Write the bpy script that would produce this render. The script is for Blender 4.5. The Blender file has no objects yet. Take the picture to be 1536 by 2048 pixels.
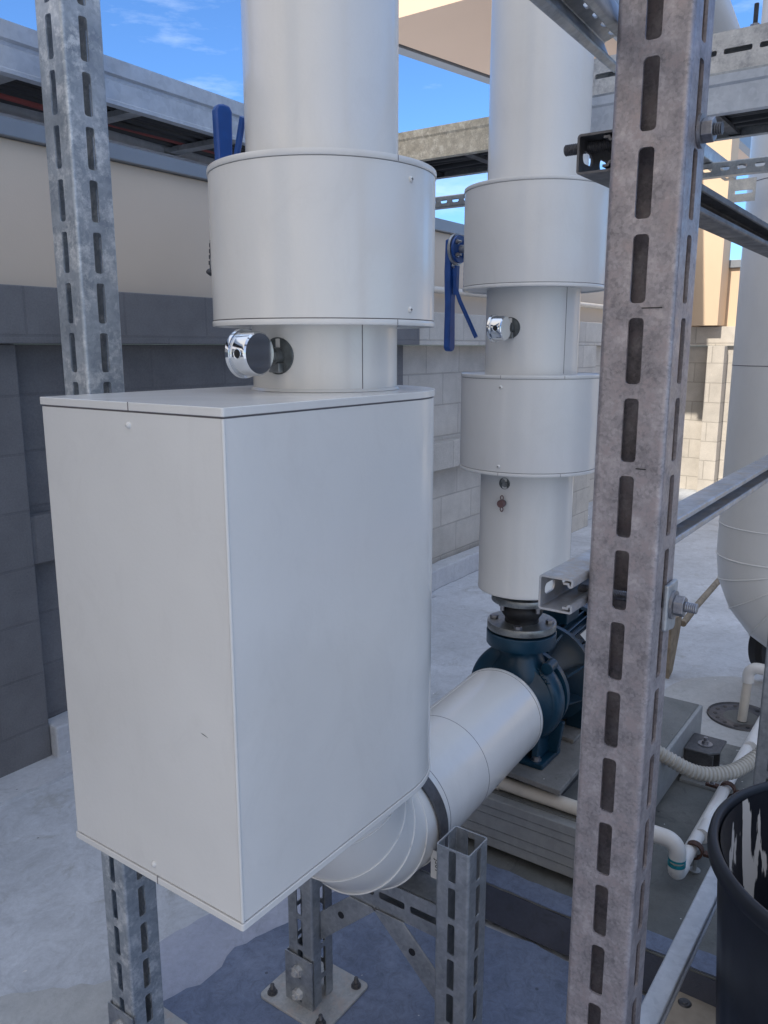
import bpy, bmesh, math, random
from mathutils import Vector, Matrix
random.seed(7)
R = math.radians
sc = bpy.context.scene
COL = sc.collection

# ------------------------------------------------------------------ camera
CAMZ = 1.55; YAW = 35.34; PITCH = 11.51
cd = bpy.data.cameras.new('camera'); cam = bpy.data.objects.new('camera', cd); COL.objects.link(cam)
cd.sensor_fit = 'VERTICAL'; cd.sensor_height = 36.0; cd.lens = 1621/2048*36.0
cd.clip_start = 0.05; cd.clip_end = 2000
cam.location = (0, 0, CAMZ); cam.rotation_euler = (R(90-PITCH), 0, R(YAW-90))
sc.camera = cam

# ------------------------------------------------------------------ light
SUN = Vector((-0.75, 0.05, 0.66)).normalized()
sun_el = math.asin(SUN.z); sun_az = math.atan2(SUN.x, SUN.y)
w = bpy.data.worlds.new("World"); sc.world = w; w.use_nodes = True
nt = w.node_tree; nt.nodes.clear()
out = nt.nodes.new('ShaderNodeOutputWorld'); bg = nt.nodes.new('ShaderNodeBackground')
sky = nt.nodes.new('ShaderNodeTexSky'); sky.sky_type = 'NISHITA'; sky.sun_disc = False
sky.sun_elevation = sun_el; sky.sun_rotation = sun_az
sky.air_density = 1.0; sky.dust_density = 0.1; sky.ozone_density = 4.0
tc = nt.nodes.new('ShaderNodeTexCoord'); mp = nt.nodes.new('ShaderNodeMapping')
mp.inputs['Scale'].default_value = (1.6, 1.6, 7.0)
nz = nt.nodes.new('ShaderNodeTexNoise'); nz.inputs['Scale'].default_value = 2.6; nz.inputs['Detail'].default_value = 7
nz.inputs['Roughness'].default_value = 0.6
cr = nt.nodes.new('ShaderNodeValToRGB'); cr.color_ramp.elements[0].position = 0.54; cr.color_ramp.elements[1].position = 0.94
cr.color_ramp.elements[1].color = (0.75, 0.75, 0.75, 1)
mx = nt.nodes.new('ShaderNodeMixRGB'); mx.inputs['Color2'].default_value = (7.0, 7.8, 8.8, 1)
nt.links.new(tc.outputs['Generated'], mp.inputs['Vector']); nt.links.new(mp.outputs[0], nz.inputs['Vector'])
nt.links.new(nz.outputs['Fac'], cr.inputs['Fac'])
tint = nt.nodes.new('ShaderNodeMixRGB'); tint.blend_type = 'MULTIPLY'; tint.inputs['Fac'].default_value = 1.0
tint.inputs['Color2'].default_value = (0.58, 0.84, 1.14, 1)
nt.links.new(sky.outputs[0], tint.inputs['Color1'])
nt.links.new(cr.outputs['Color'], mx.inputs['Fac']); nt.links.new(tint.outputs[0], mx.inputs['Color1'])
# added bank of bright cloud, overhead and out of view, to light the floor
sxyz = nt.nodes.new('ShaderNodeSeparateXYZ'); nt.links.new(tc.outputs['Generated'], sxyz.inputs[0])
nz2 = nt.nodes.new('ShaderNodeTexNoise'); nz2.inputs['Scale'].default_value = 3.0; nz2.inputs['Detail'].default_value = 5
nt.links.new(tc.outputs['Generated'], nz2.inputs['Vector'])
ad = nt.nodes.new('ShaderNodeMath'); ad.operation = 'MULTIPLY_ADD'; ad.inputs[1].default_value = 0.45; nt.links.new(nz2.outputs['Fac'], ad.inputs[0]); nt.links.new(sxyz.outputs['Z'], ad.inputs[2])
cr2 = nt.nodes.new('ShaderNodeValToRGB'); cr2.color_ramp.elements[0].position = 0.72; cr2.color_ramp.elements[1].position = 0.92
nt.links.new(ad.outputs[0], cr2.inputs['Fac'])
mx2 = nt.nodes.new('ShaderNodeMixRGB'); mx2.inputs['Color2'].default_value = (4.3, 5.3, 7.2, 1)
nt.links.new(cr2.outputs['Color'], mx2.inputs['Fac']); nt.links.new(mx.outputs[0], mx2.inputs['Color1'])
# warm glow added to the unseen sky behind the viewer, warming faces turned there
dt = nt.nodes.new('ShaderNodeVectorMath'); dt.operation = 'DOT_PRODUCT'; dt.inputs[1].default_value = (SUN.x, SUN.y, 0.12)
nt.links.new(tc.outputs['Generated'], dt.inputs[0])
cr3 = nt.nodes.new('ShaderNodeValToRGB'); cr3.color_ramp.elements[0].position = 0.05; cr3.color_ramp.elements[1].position = 0.72
nt.links.new(dt.outputs['Value'], cr3.inputs['Fac'])
mx3 = nt.nodes.new('ShaderNodeMixRGB'); mx3.inputs['Color2'].default_value = (6.2, 5.5, 4.7, 1)
nt.links.new(cr3.outputs['Color'], mx3.inputs['Fac']); nt.links.new(mx2.outputs[0], mx3.inputs['Color1'])
nt.links.new(mx3.outputs[0], bg.inputs['Color'])
bg.inputs['Strength'].default_value = 0.075
nt.links.new(bg.outputs[0], out.inputs['Surface'])
sl = bpy.data.lights.new('sun', 'SUN'); sl.energy = 2.1; sl.angle = R(0.5); sl.color = (1.0, 0.93, 0.82)
so = bpy.data.objects.new('sun', sl); COL.objects.link(so)
so.rotation_euler = SUN.to_track_quat('Z', 'Y').to_euler()
sc.view_settings.view_transform = 'Standard'; sc.view_settings.look = 'None'
sc.view_settings.exposure = 1.36; sc.view_settings.gamma = 1.0; sc.view_settings.use_curve_mapping = False

# ------------------------------------------------------------------ materials
def newmat(name):
    m = bpy.data.materials.new(name); m.use_nodes = True
    return m, m.node_tree, m.node_tree.nodes['Principled BSDF']
def lk(nt, a, b): nt.links.new(a, b)
def tex_coord(nt, scale=(1, 1, 1), kind='Object', rot=(0, 0, 0), loc=(0, 0, 0)):
    t = nt.nodes.new('ShaderNodeTexCoord'); m = nt.nodes.new('ShaderNodeMapping')
    m.inputs['Scale'].default_value = scale; m.inputs['Rotation'].default_value = rot; m.inputs['Location'].default_value = loc
    lk(nt, t.outputs[kind], m.inputs['Vector']); return m.outputs[0]
def noise(nt, vec, scale, detail=4, rough=0.55, dist=0.0):
    n = nt.nodes.new('ShaderNodeTexNoise'); n.inputs['Scale'].default_value = scale
    n.inputs['Detail'].default_value = detail; n.inputs['Roughness'].default_value = rough
    n.inputs['Distortion'].default_value = dist
    lk(nt, vec, n.inputs['Vector']); return n.outputs['Fac']
def ramp(nt, fac, stops):
    r = nt.nodes.new('ShaderNodeValToRGB'); e = r.color_ramp.elements
    e[0].position, e[0].color = stops[0][0], (*stops[0][1], 1)
    e[1].position, e[1].color = stops[-1][0], (*stops[-1][1], 1)
    for p, c in stops[1:-1]:
        q = e.new(p); q.color = (*c, 1)
    lk(nt, fac, r.inputs['Fac']); return r.outputs['Color']
def mix(nt, fac, a, b, mode='MIX'):
    m = nt.nodes.new('ShaderNodeMixRGB'); m.blend_type = mode
    for k, v in (('Fac', fac), ('Color1', a), ('Color2', b)):
        if isinstance(v, (int, float)): m.inputs[k].default_value = v
        elif isinstance(v, tuple): m.inputs[k].default_value = (*v, 1)
        else: lk(nt, v, m.inputs[k])
    return m.outputs['Color']
def bump(nt, p, h, strength=0.3, dist=0.002):
    b = nt.nodes.new('ShaderNodeBump'); b.inputs['Strength'].default_value = strength
    b.inputs['Distance'].default_value = dist; lk(nt, h, b.inputs['Height']); lk(nt, b.outputs[0], p.inputs['Normal'])
def rgb2(c, k): return tuple(x*k for x in c)

def simple(name, col, rough=0.5, metal=0.0, var=0.12, scale=12, bscale=60, bs=0.12, spec=0.5, coat=0.0):
    m, nt, p = newmat(name)
    v = tex_coord(nt)
    n = noise(nt, v, scale, 6)
    c = ramp(nt, n, [(0.3, rgb2(col, 1-var)), (0.7, rgb2(col, 1+var))])
    lk(nt, c, p.inputs['Base Color'])
    p.inputs['Roughness'].default_value = rough; p.inputs['Metallic'].default_value = metal
    p.inputs['Specular IOR Level'].default_value = spec; p.inputs['Coat Weight'].default_value = coat
    if bs: bump(nt, p, noise(nt, v, bscale, 4), bs, 0.001)
    return m

def paint_mat(name, col, rough=0.26, dirt=0.12):
    """white coated sheet-metal cladding with faint handling marks and very low waviness"""
    m, nt, p = newmat(name)
    v = tex_coord(nt)
    big = noise(nt, v, 2.0, 1)
    c = ramp(nt, big, [(0.3, rgb2(col, 0.975)), (0.7, rgb2(col, 1.012))])
    sm = noise(nt, tex_coord(nt, (1, 1, 0.10)), 16, 4, 0.5)
    fac = ramp(nt, sm, [(0.60, (0, 0, 0)), (0.85, (dirt*0.45,)*3)])
    c = mix(nt, fac, c, (0.50, 0.47, 0.43))
    sg = noise(nt, tex_coord(nt, (1, 1, 0.6), rot=(0.4, 0.2, 0.7)), 9, 9, 0.75, 1.5)
    f7 = ramp(nt, sg, [(0.50, (0, 0, 0)), (0.80, (0.16, 0.16, 0.16))])
    c = mix(nt, f7, c, (0.45, 0.43, 0.41))
    lk(nt, c, p.inputs['Base Color'])
    p.inputs['Roughness'].default_value = rough; p.inputs['Coat Weight'].default_value = 0.35; p.inputs['Coat Roughness'].default_value = 0.12
    h = mix(nt, 0.03, noise(nt, v, 4.5, 2), noise(nt, v, 160, 3))
    bump(nt, p, h, 0.45, 0.016)
    return m

def galv(name, dark, light, rough=0.42, metal=0.75, sc1=14, tint=None, streak=0.0, patch=None):
    m, nt, p = newmat(name)
    v = tex_coord(nt)
    vo = nt.nodes.new('ShaderNodeTexVoronoi'); vo.inputs['Scale'].default_value = sc1*9
    lk(nt, v, vo.inputs['Vector'])
    sp = nt.nodes.new('ShaderNodeSeparateColor'); lk(nt, vo.outputs['Color'], sp.inputs[0])
    c1 = ramp(nt, sp.outputs[0], [(0.0, rgb2(dark, 1.0)), (1.0, rgb2(light, 1.0))])
    n = noise(nt, v, sc1, 8, 0.68)
    c2 = ramp(nt, n, [(0.32, dark), (0.52, rgb2(tuple((a+b)/2 for a, b in zip(dark, light)), 1.0)), (0.68, light)])
    c = mix(nt, 0.72, c1, c2)
    if patch:
        n2 = noise(nt, v, sc1*1.4, 10, 0.78)
        f = ramp(nt, n2, [(0.50, (0, 0, 0)), (0.62, (1, 1, 1))])
        c = mix(nt, f, c, patch)
    lk(nt, c, p.inputs['Base Color'])
    r = ramp(nt, noise(nt, v, sc1*1.7, 6, 0.7), [(0.3, (rough*0.8,)*3), (0.7, (rough*1.35,)*3)])
    lk(nt, r, p.inputs['Roughness']); p.inputs['Metallic'].default_value = metal
    bump(nt, p, noise(nt, v, 90, 6, 0.7), 0.25, 0.0008)
    return m

M = {}
M['white'] = paint_mat('white_cladding', (0.71, 0.70, 0.675))
M['white_far'] = paint_mat('pale_grey_cladding', (0.67, 0.67, 0.66), 0.36)
M['seam'] = simple('dark_seam_sealant', (0.16, 0.15, 0.16), 0.6, var=0.05)
M['steel'] = galv('galvanised_steel', (0.26, 0.28, 0.30), (0.54, 0.56, 0.58))
M['steel_white'] = galv('galvanised_steel_with_white_bloom', (0.23, 0.265, 0.31), (0.50, 0.54, 0.58), 0.48, 0.5, 15, patch=(0.66, 0.68, 0.69))
M['steel_brown'] = galv('weathered_brownish_galvanised_steel', (0.15, 0.14, 0.15), (0.46, 0.42, 0.43), 0.42, 0.55, 34, patch=(0.33, 0.285, 0.29))
M['steel_tray'] = galv('mottled_bright_galvanised_tray', (0.36, 0.38, 0.40), (0.66, 0.66, 0.64), 0.36, 0.8, 18)
M['steel_dark'] = galv('dull_dark_zinc_steel', (0.085, 0.085, 0.09), (0.16, 0.16, 0.17), 0.5, 0.7, 18)
M['steel_rusty'] = galv('strut_steel_with_rust_bloom', (0.30, 0.31, 0.33), (0.54, 0.56, 0.60), 0.42, 0.6, 14, patch=(0.44, 0.40, 0.36))
M['bolt'] = galv('zinc_bolt', (0.22, 0.22, 0.24), (0.40, 0.40, 0.42), 0.38, 0.85, 40)
M['chrome'] = simple('polished_stainless_steel', (0.72, 0.74, 0.76), 0.08, 1.0, var=0.02, bs=0.02)
M['hole'] = simple('dark_insulation_cutout', (0.12, 0.135, 0.14), 0.6, 0.2, var=0.35, scale=60)
M['brass'] = simple('dull_brass_fitting', (0.26, 0.27, 0.27), 0.4, 0.8, var=0.2, scale=50)
M['blue'] = simple('blue_lever_paint', (0.015, 0.075, 0.30), 0.38, var=0.15, scale=30)
M['teal'] = simple('dark_teal_pump_paint', (0.005, 0.036, 0.068), 0.34, var=0.35, scale=9, bscale=120, bs=0.35)
M['teal_dark'] = simple('dark_teal_motor_paint', (0.004, 0.024, 0.045), 0.34, var=0.3, scale=9, bs=0.2)
M['rubber'] = simple('black_rubber', (0.014, 0.014, 0.016), 0.55, var=0.3, scale=20, bs=0.3)
M['flange'] = galv('zinc_plated_flange', (0.20, 0.21, 0.21), (0.40, 0.41, 0.40), 0.35, 0.8, 30)
M['pvc'] = simple('white_pvc', (0.68, 0.67, 0.66), 0.32, var=0.06, scale=20, bs=0.05)
M['pvc_old'] = simple('aged_cream_pvc', (0.56, 0.52, 0.46), 0.4, var=0.10, scale=16, bs=0.08)
M['glue'] = simple('teal_pipe_cement', (0.01, 0.22, 0.27), 0.35, var=0.3, scale=60, bs=0.2)
M['conduit'] = simple('grey_beige_flexible_conduit', (0.42, 0.40, 0.36), 0.5, var=0.1, scale=30)
M['rust'] = simple('rusty_pipe_clamp', (0.085, 0.045, 0.035), 0.7, 0.3, var=0.4, scale=60, bs=0.4)
M['plastic_cap'] = simple('brown_plastic_plug', (0.15, 0.085, 0.085), 0.45, var=0.15)
M['black'] = simple('black_cable', (0.012, 0.012, 0.014), 0.45, var=0.2)
M['redcable'] = simple('red_brown_cable', (0.20, 0.035, 0.03), 0.5, var=0.2)
M['label'] = simple('white_paper_label', (0.72, 0.72, 0.71), 0.5, var=0.03, bs=0)
M['ink'] = simple('black_ink', (0.01, 0.01, 0.01), 0.6, var=0.0, bs=0)
M['cream'] = simple('cream_render', (0.56, 0.475, 0.385), 0.85, var=0.05, scale=1.2, bscale=180, bs=0.3)
M['cream_bright'] = simple('bright_cream_render', (0.62, 0.47, 0.33), 0.85, var=0.04, scale=1.2, bscale=180, bs=0.3)
M['peach'] = simple('peach_soffit_paint', (0.66, 0.49, 0.37), 0.8, var=0.03, scale=0.8, bs=0.1)
M['fascia'] = simple('blue_grey_metal_flashing', (0.22, 0.24, 0.27), 0.45, 0.2, var=0.08, scale=4)
M['plywood'] = simple('beige_fibreboard', (0.36, 0.30, 0.235), 0.8, var=0.12, scale=30, bscale=150, bs=0.3)
M['wood'] = simple('weathered_brown_wood', (0.25, 0.205, 0.15), 0.8, var=0.35, scale=22, bs=0.5)

def block_mat(name, base, mortar, var=0.10, loc=(0, 0, 0), axis='XZ', msize=0.006, bs=0.55):
    m, nt, p = newmat(name)
    rot = (R(90), 0, 0) if axis == 'XZ' else (R(90), R(0), R(90))
    t = nt.nodes.new('ShaderNodeTexCoord'); sp = nt.nodes.new('ShaderNodeSeparateXYZ'); cb = nt.nodes.new('ShaderNodeCombineXYZ')
    lk(nt, t.outputs['Object'], sp.inputs[0])
    lk(nt, sp.outputs['X' if axis == 'XZ' else 'Y'], cb.inputs[0]); lk(nt, sp.outputs['Z'], cb.inputs[1])
    mp = nt.nodes.new('ShaderNodeMapping'); mp.inputs['Location'].default_value = loc; lk(nt, cb.outputs[0], mp.inputs[0])
    b = nt.nodes.new('ShaderNodeTexBrick'); lk(nt, mp.outputs[0], b.inputs['Vector'])
    b.inputs['Scale'].default_value = 1.0; b.inputs['Brick Width'].default_value = 0.41
    b.inputs['Row Height'].default_value = 0.206; b.inputs['Mortar Size'].default_value = msize
    b.inputs['Mortar Smooth'].default_value = 0.4; b.inputs['Bias'].default_value = 0.0
    b.inputs['Color1'].default_value = (*rgb2(base, 1-var), 1); b.inputs['Color2'].default_value = (*rgb2(base, 1+var), 1)
    b.inputs['Mortar'].default_value = (*mortar, 1)
    v = t.outputs['Object']
    n = noise(nt, v, 5, 8, 0.65); f = ramp(nt, n, [(0.3, (0.82,)*3), (0.72, (1.12,)*3)])
    c = mix(nt, 1.0, b.outputs['Color'], f, 'MULTIPLY')
    n3 = noise(nt, v, 160, 4, 0.7); f3 = ramp(nt, n3, [(0.35, (0.88,)*3), (0.65, (1.07,)*3)])
    c = mix(nt, 1.0, c, f3, 'MULTIPLY')
    lk(nt, c, p.inputs['Base Color']); p.inputs['Roughness'].default_value = 0.9
    inv = nt.nodes.new('ShaderNodeMath'); inv.operation = 'MULTIPLY_ADD'; inv.inputs[1].default_value = -1.0; inv.inputs[2].default_value = 1.0
    lk(nt, b.outputs['Fac'], inv.inputs[0])
    h = mix(nt, 0.25, inv.outputs[0], noise(nt, v, 120, 5, 0.7))
    bump(nt, p, h, bs, 0.006)
    return m
M['block_dark'] = block_mat('charcoal_painted_blockwork', (0.155, 0.156, 0.165), (0.138, 0.139, 0.148), 0.03, (0.1, 0.06, 0), bs=0.3)
M['block'] = block_mat('pale_concrete_blockwork', (0.52, 0.495, 0.455), (0.41, 0.39, 0.36), 0.06, (0.1, 0.06, 0))
M['block_y'] = block_mat('warm_concrete_blockwork', (0.49, 0.45, 0.40), (0.37, 0.34, 0.30), 0.05, (0.0, 0.06, 0), 'YZ')

def concrete_mat(name, a, b, stain, scale=1.6, rough=0.75, wet=0.0, speck=(0.75, 0.75, 0.75), patchy=0.0):
    m, nt, p = newmat(name)
    v = tex_coord(nt)
    n = noise(nt, v, scale, 9, 0.62, 0.4)
    c = ramp(nt, n, [(0.30, a), (0.5, tuple((x+y)/2 for x, y in zip(a, b))), (0.68, b)])
    n2 = noise(nt, v, scale*2.7, 10, 0.72, 1.2)
    f = ramp(nt, n2, [(0.56, (0, 0, 0)), (0.66, (0.6, 0.6, 0.6))])
    c = mix(nt, f, c, stain)
    n3 = noise(nt, v, 55, 8, 0.8); f3 = ramp(nt, n3, [(0.3, (0.87,)*3), (0.7, (1.08,)*3)])
    c = mix(nt, 1.0, c, f3, 'MULTIPLY')
    n4 = noise(nt, v, 34, 2, 0.5); f4 = ramp(nt, n4, [(0.760, (0, 0, 0)), (0.775, (1, 1, 1))])
    c = mix(nt, f4, c, speck)
    vo = nt.nodes.new('ShaderNodeTexVoronoi'); vo.inputs['Scale'].default_value = 9
    lk(nt, v, vo.inputs['Vector'])
    f5 = ramp(nt, vo.outputs['Distance'], [(0.028, (0.75, 0.75, 0.75)), (0.045, (0, 0, 0))])
    c = mix(nt, f5, c, rgb2(stain, 0.35))
    n6 = noise(nt, v, scale*6, 12, 0.85, 0.8); f6 = ramp(nt, n6, [(0.35, (1-0.10-patchy,)*3), (0.5, (1, 1, 1)), (0.68, (1.07+patchy,)*3)])
    c = mix(nt, 1.0, c, f6, 'MULTIPLY')
    lk(nt, c, p.inputs['Base Color'])
    rr = ramp(nt, n2, [(0.35, (rough*0.8,)*3), (0.7, (rough,)*3)]); lk(nt, rr, p.inputs['Roughness'])
    h = mix(nt, 0.5, noise(nt, v, 18, 6, 0.6), noise(nt, v, 140, 5, 0.7))
    bump(nt, p, h, 0.5, 0.004)
    return m
M['floor'] = concrete_mat('pale_screed_floor', (0.42, 0.445, 0.48), (0.58, 0.61, 0.66), (0.36, 0.365, 0.36), 1.6, 0.75, patchy=0.10)
M['floor_strip'] = concrete_mat('light_blue_grey_floor_paint', (0.36, 0.39, 0.50), (0.45, 0.48, 0.58), (0.30, 0.33, 0.40), 3.0)
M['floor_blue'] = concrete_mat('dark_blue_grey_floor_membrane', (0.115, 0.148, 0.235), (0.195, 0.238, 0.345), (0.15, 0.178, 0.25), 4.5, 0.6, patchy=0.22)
M['floor_olive'] = concrete_mat('olive_grey_floor', (0.40, 0.41, 0.42), (0.48, 0.49, 0.49), (0.35, 0.355, 0.35), 4.0)
M['pad'] = concrete_mat('grey_green_cement_pad', (0.11, 0.118, 0.115), (0.185, 0.19, 0.185), (0.09, 0.095, 0.10), 4.0, 0.7)
M['pad_side'] = concrete_mat('navy_painted_pad_edge', (0.028, 0.035, 0.06), (0.05, 0.06, 0.095), (0.03, 0.035, 0.05), 6.0, 0.6, speck=(0.06, 0.07, 0.1))
M['kerb'] = concrete_mat('pale_cement_kerb', (0.44, 0.46, 0.50), (0.55, 0.57, 0.60), (0.36, 0.37, 0.38), 4.0)
M['skid'] = galv('grey_painted_skid_frame', (0.27, 0.28, 0.285), (0.37, 0.38, 0.385), 0.5, 0.25, 7)
M['plate'] = concrete_mat('dusty_steel_base_plate', (0.16, 0.16, 0.155), (0.24, 0.235, 0.225), (0.11, 0.105, 0.10), 6.0, 0.55)
M['steel_sunlit'] = galv('mottled_galvanised_side_painted_sunlit', (0.42, 0.37, 0.28), (0.86, 0.78, 0.62), 0.6, 0.05, 34, patch=(0.92, 0.86, 0.72))  # warm sunlight painted into the zinc mottling of the tray side
M['steel_pale'] = galv('pale_bleached_zinc', (0.42, 0.42, 0.42), (0.72, 0.71, 0.69), 0.5, 0.2, 20, patch=(0.36, 0.36, 0.37))
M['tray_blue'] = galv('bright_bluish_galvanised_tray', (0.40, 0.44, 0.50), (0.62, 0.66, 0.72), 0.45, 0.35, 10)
M['foot_plate'] = galv('dusty_white_galvanised_base_plate', (0.33, 0.34, 0.35), (0.55, 0.55, 0.54), 0.6, 0.3, 26, patch=(0.50, 0.45, 0.42))

def bin_mat(name, inner):
    m, nt, p = newmat(name)
    v = tex_coord(nt)
    base = ramp(nt, noise(nt, v, 9, 7, 0.7), [(0.3, (0.007, 0.009, 0.014)), (0.7, (0.018, 0.020, 0.028))])
    st = tex_coord(nt, (1, 1, 0.13))
    n = noise(nt, st, 22, 5, 0.55, 0.3)
    if inner:
        # spilled paint runs are concentrated at one place on the wall
        sx = nt.nodes.new('ShaderNodeSeparateXYZ'); lk(nt, tex_coord(nt), sx.inputs[0])
        d = nt.nodes.new('ShaderNodeVectorMath'); d.operation = 'DISTANCE'; d.inputs[1].default_value = (0.21, 0.215, 0.47)
        lk(nt, tex_coord(nt), d.inputs[0])
        g = ramp(nt, d.outputs['Value'], [(0.05, (0.17,)*3), (0.26, (0.0,)*3)])
        add = nt.nodes.new('ShaderNodeMath'); add.operation = 'ADD'; lk(nt, n, add.inputs[0]); lk(nt, g, add.inputs[1])
        f = ramp(nt, add.outputs[0], [(0.625, (0, 0, 0)), (0.635, (1, 1, 1))])
    else:
        f = ramp(nt, n, [(0.735, (0, 0, 0)), (0.745, (1, 1, 1))])
    n5 = noise(nt, tex_coord(nt, (1, 1, 0.3)), 30, 6, 0.8)
    f5 = ramp(nt, n5, [(0.70, (0, 0, 0)), (0.76, (0.35,)*3)])
    c = mix(nt, f5, base, (0.06, 0.065, 0.075))
    c = mix(nt, f, c, (0.55, 0.53, 0.50))
    lk(nt, c, p.inputs['Base Color']); p.inputs['Roughness'].default_value = 0.42
    bump(nt, p, noise(nt, v, 70, 4), 0.2, 0.001)
    return m
M['bin_in'] = bin_mat('black_plastic_with_white_paint_runs', True)
M['bin_out'] = bin_mat('black_scuffed_plastic', False)
M['bin_rim'] = simple('dark_navy_plastic_rim', (0.010, 0.012, 0.018), 0.45, var=0.25, scale=14, bs=0.2)

# ------------------------------------------------------------------ object helpers
ORG = {}
def tag(o, label=None, cat=None, group=None, kind=None):
    if label: o['label'] = label
    if cat: o['category'] = cat
    if group: o['group'] = group
    if kind: o['kind'] = kind
    return o
def thing(name, loc, label, cat, group=None):
    o = bpy.data.objects.new(name, None); COL.objects.link(o); o.location = loc; ORG[o.name] = tuple(loc)
    o.empty_display_size = 0.05
    return tag(o, label, cat, group)

def frame(d, up=None):
    d = Vector(d).normalized()
    up = Vector(up) if up is not None else (Vector((0, 0, 1)) if abs(d.z) < 0.9 else Vector((1, 0, 0)))
    u = (up - d*up.dot(d)).normalized(); v = d.cross(u)
    return d, u, v

class MB:
    def __init__(s): s.v = []; s.f = []
    def add(s, vs, fs):
        n = len(s.v); s.v += [Vector(p) for p in vs]; s.f += [[n+i for i in f] for f in fs]; return s
    def box(s, a, b):
        x0, y0, z0 = a; x1, y1, z1 = b
        vs = [(x0,y0,z0),(x1,y0,z0),(x1,y1,z0),(x0,y1,z0),(x0,y0,z1),(x1,y0,z1),(x1,y1,z1),(x0,y1,z1)]
        return s.add(vs, [(0,3,2,1),(4,5,6,7),(0,1,5,4),(1,2,6,5),(2,3,7,6),(3,0,4,7)])
    def prism(s, pts, O, U, V, W):
        """pts 2D in (U,V), extruded along W (a full vector)"""
        O = Vector(O); U = Vector(U); V = Vector(V); W = Vector(W); n = len(pts)
        vs = [O+U*a+V*b for a, b in pts] + [O+U*a+V*b+W for a, b in pts]
        flip = U.cross(V).dot(W) < 0
        area = sum(pts[i][0]*pts[(i+1) % n][1]-pts[(i+1) % n][0]*pts[i][1] for i in range(n))
        if area < 0: flip = not flip
        fs = [list(range(n))[::-1], list(range(n, 2*n))] + [[i, (i+1) % n, n+(i+1) % n, n+i] for i in range(n)]
        if flip: fs = [f[::-1] for f in fs]
        return s.add(vs, fs)
    def cyl(s, p0, p1, r0, r1=None, n=48, caps=True):
        r1 = r0 if r1 is None else r1
        p0 = Vector(p0); p1 = Vector(p1); d, u, v = frame(p1-p0)
        vs = []
        for p, r in ((p0, r0), (p1, r1)):
            for i in range(n):
                a = 2*math.pi*i/n; vs.append(p+u*(r*math.cos(a))+v*(r*math.sin(a)))
        fs = [[i, (i+1) % n, n+(i+1) % n, n+i] for i in range(n)]
        if caps: fs += [list(range(n))[::-1], list(range(n, 2*n))]
        return s.add(vs, fs)
    def lathe(s, prof, O, axis=(0, 0, 1), n=96, up=None, closed=False):
        """prof: list of (r, h)"""
        O = Vector(O); d, u, v = frame(axis, up); vs = []; fs = []
        for r, h in prof:
            for i in range(n):
                a = 2*math.pi*i/n; vs.append(O+d*h+u*(r*math.cos(a))+v*(r*math.sin(a)))
        m = len(prof)
        for j in range(m if closed else m-1):
            k = (j+1) % m
            for i in range(n): fs.append([j*n+i, j*n+(i+1) % n, k*n+(i+1) % n, k*n+i])
        return s.add(vs, fs)
    def tube(s, pts, r, n=20, caps=True, rfun=None):
        pts = [Vector(p) for p in pts]; m = len(pts)
        t = [(pts[min(i+1, m-1)]-pts[max(i-1, 0)]).normalized() for i in range(m)]
        d, u, v = frame(t[0]); vs = []
        for i in range(m):
            if i:
                ax = t[i-1].cross(t[i])
                if ax.length > 1e-8:
                    q = Matrix.Rotation(t[i-1].angle(t[i]), 3, ax.normalized()); u = q @ u; v = q @ v
            rr = rfun(i) if rfun else r
            for k in range(n):
                a = 2*math.pi*k/n; vs.append(pts[i]+u*(rr*math.cos(a))+v*(rr*math.sin(a)))
        fs = []
        for i in range(m-1):
            for k in range(n): fs.append([i*n+k, i*n+(k+1) % n, (i+1)*n+(k+1) % n, (i+1)*n+k])
        if caps: fs += [list(range(n))[::-1], list(range((m-1)*n, m*n))]
        return s.add(vs, fs)
    def sphere(s, c, r, n=16, sz=(1, 1, 1)):
        c = Vector(c); vs = []; fs = []; m = n//2
        for j in range(1, m):
            th = math.pi*j/m
            for i in range(n):
                a = 2*math.pi*i/n
                vs.append(c+Vector((r*sz[0]*math.sin(th)*math.cos(a), r*sz[1]*math.sin(th)*math.sin(a), r*sz[2]*math.cos(th))))
        for j in range(m-2):
            for i in range(n): fs.append([j*n+i, (j+1)*n+i, (j+1)*n+(i+1) % n, j*n+(i+1) % n])
        vs += [c+Vector((0, 0, r*sz[2])), c-Vector((0, 0, r*sz[2]))]; a = len(vs)-2
        for i in range(n): fs.append([a, i, (i+1) % n]); fs.append([a+1, (m-2)*n+(i+1) % n, (m-2)*n+i])
        return s.add(vs, fs)
    def hexa(s, p, d, r, h):
        """hexagonal nut / head starting at p along d"""
        d, u, v = frame(d); p = Vector(p); pts = [(r*math.cos(R(60*i)), r*math.sin(R(60*i))) for i in range(6)]
        return s.prism(pts, p, u, v, d*h)
    def sheet(s, prof, T, O, U, V, W):
        """open 2D polyline profile (thickness T, offset to its left) extruded along vector W"""
        n = len(prof); P = [Vector((a, b)) for a, b in prof]; off = []
        for i in range(n):
            def nrm(a, b):
                e = (b-a).normalized(); return Vector((-e.y, e.x))
            if i == 0: o = nrm(P[0], P[1])*T
            elif i == n-1: o = nrm(P[-2], P[-1])*T
            else:
                a, b = nrm(P[i-1], P[i]), nrm(P[i], P[i+1]); m_ = (a+b); m_.normalize(); o = m_*(T/max(0.3, m_.dot(a)))
            off.append(P[i]+o)
        return s.prism([tuple(p) for p in P]+[tuple(p) for p in off[::-1]], O, U, V, W)
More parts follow.
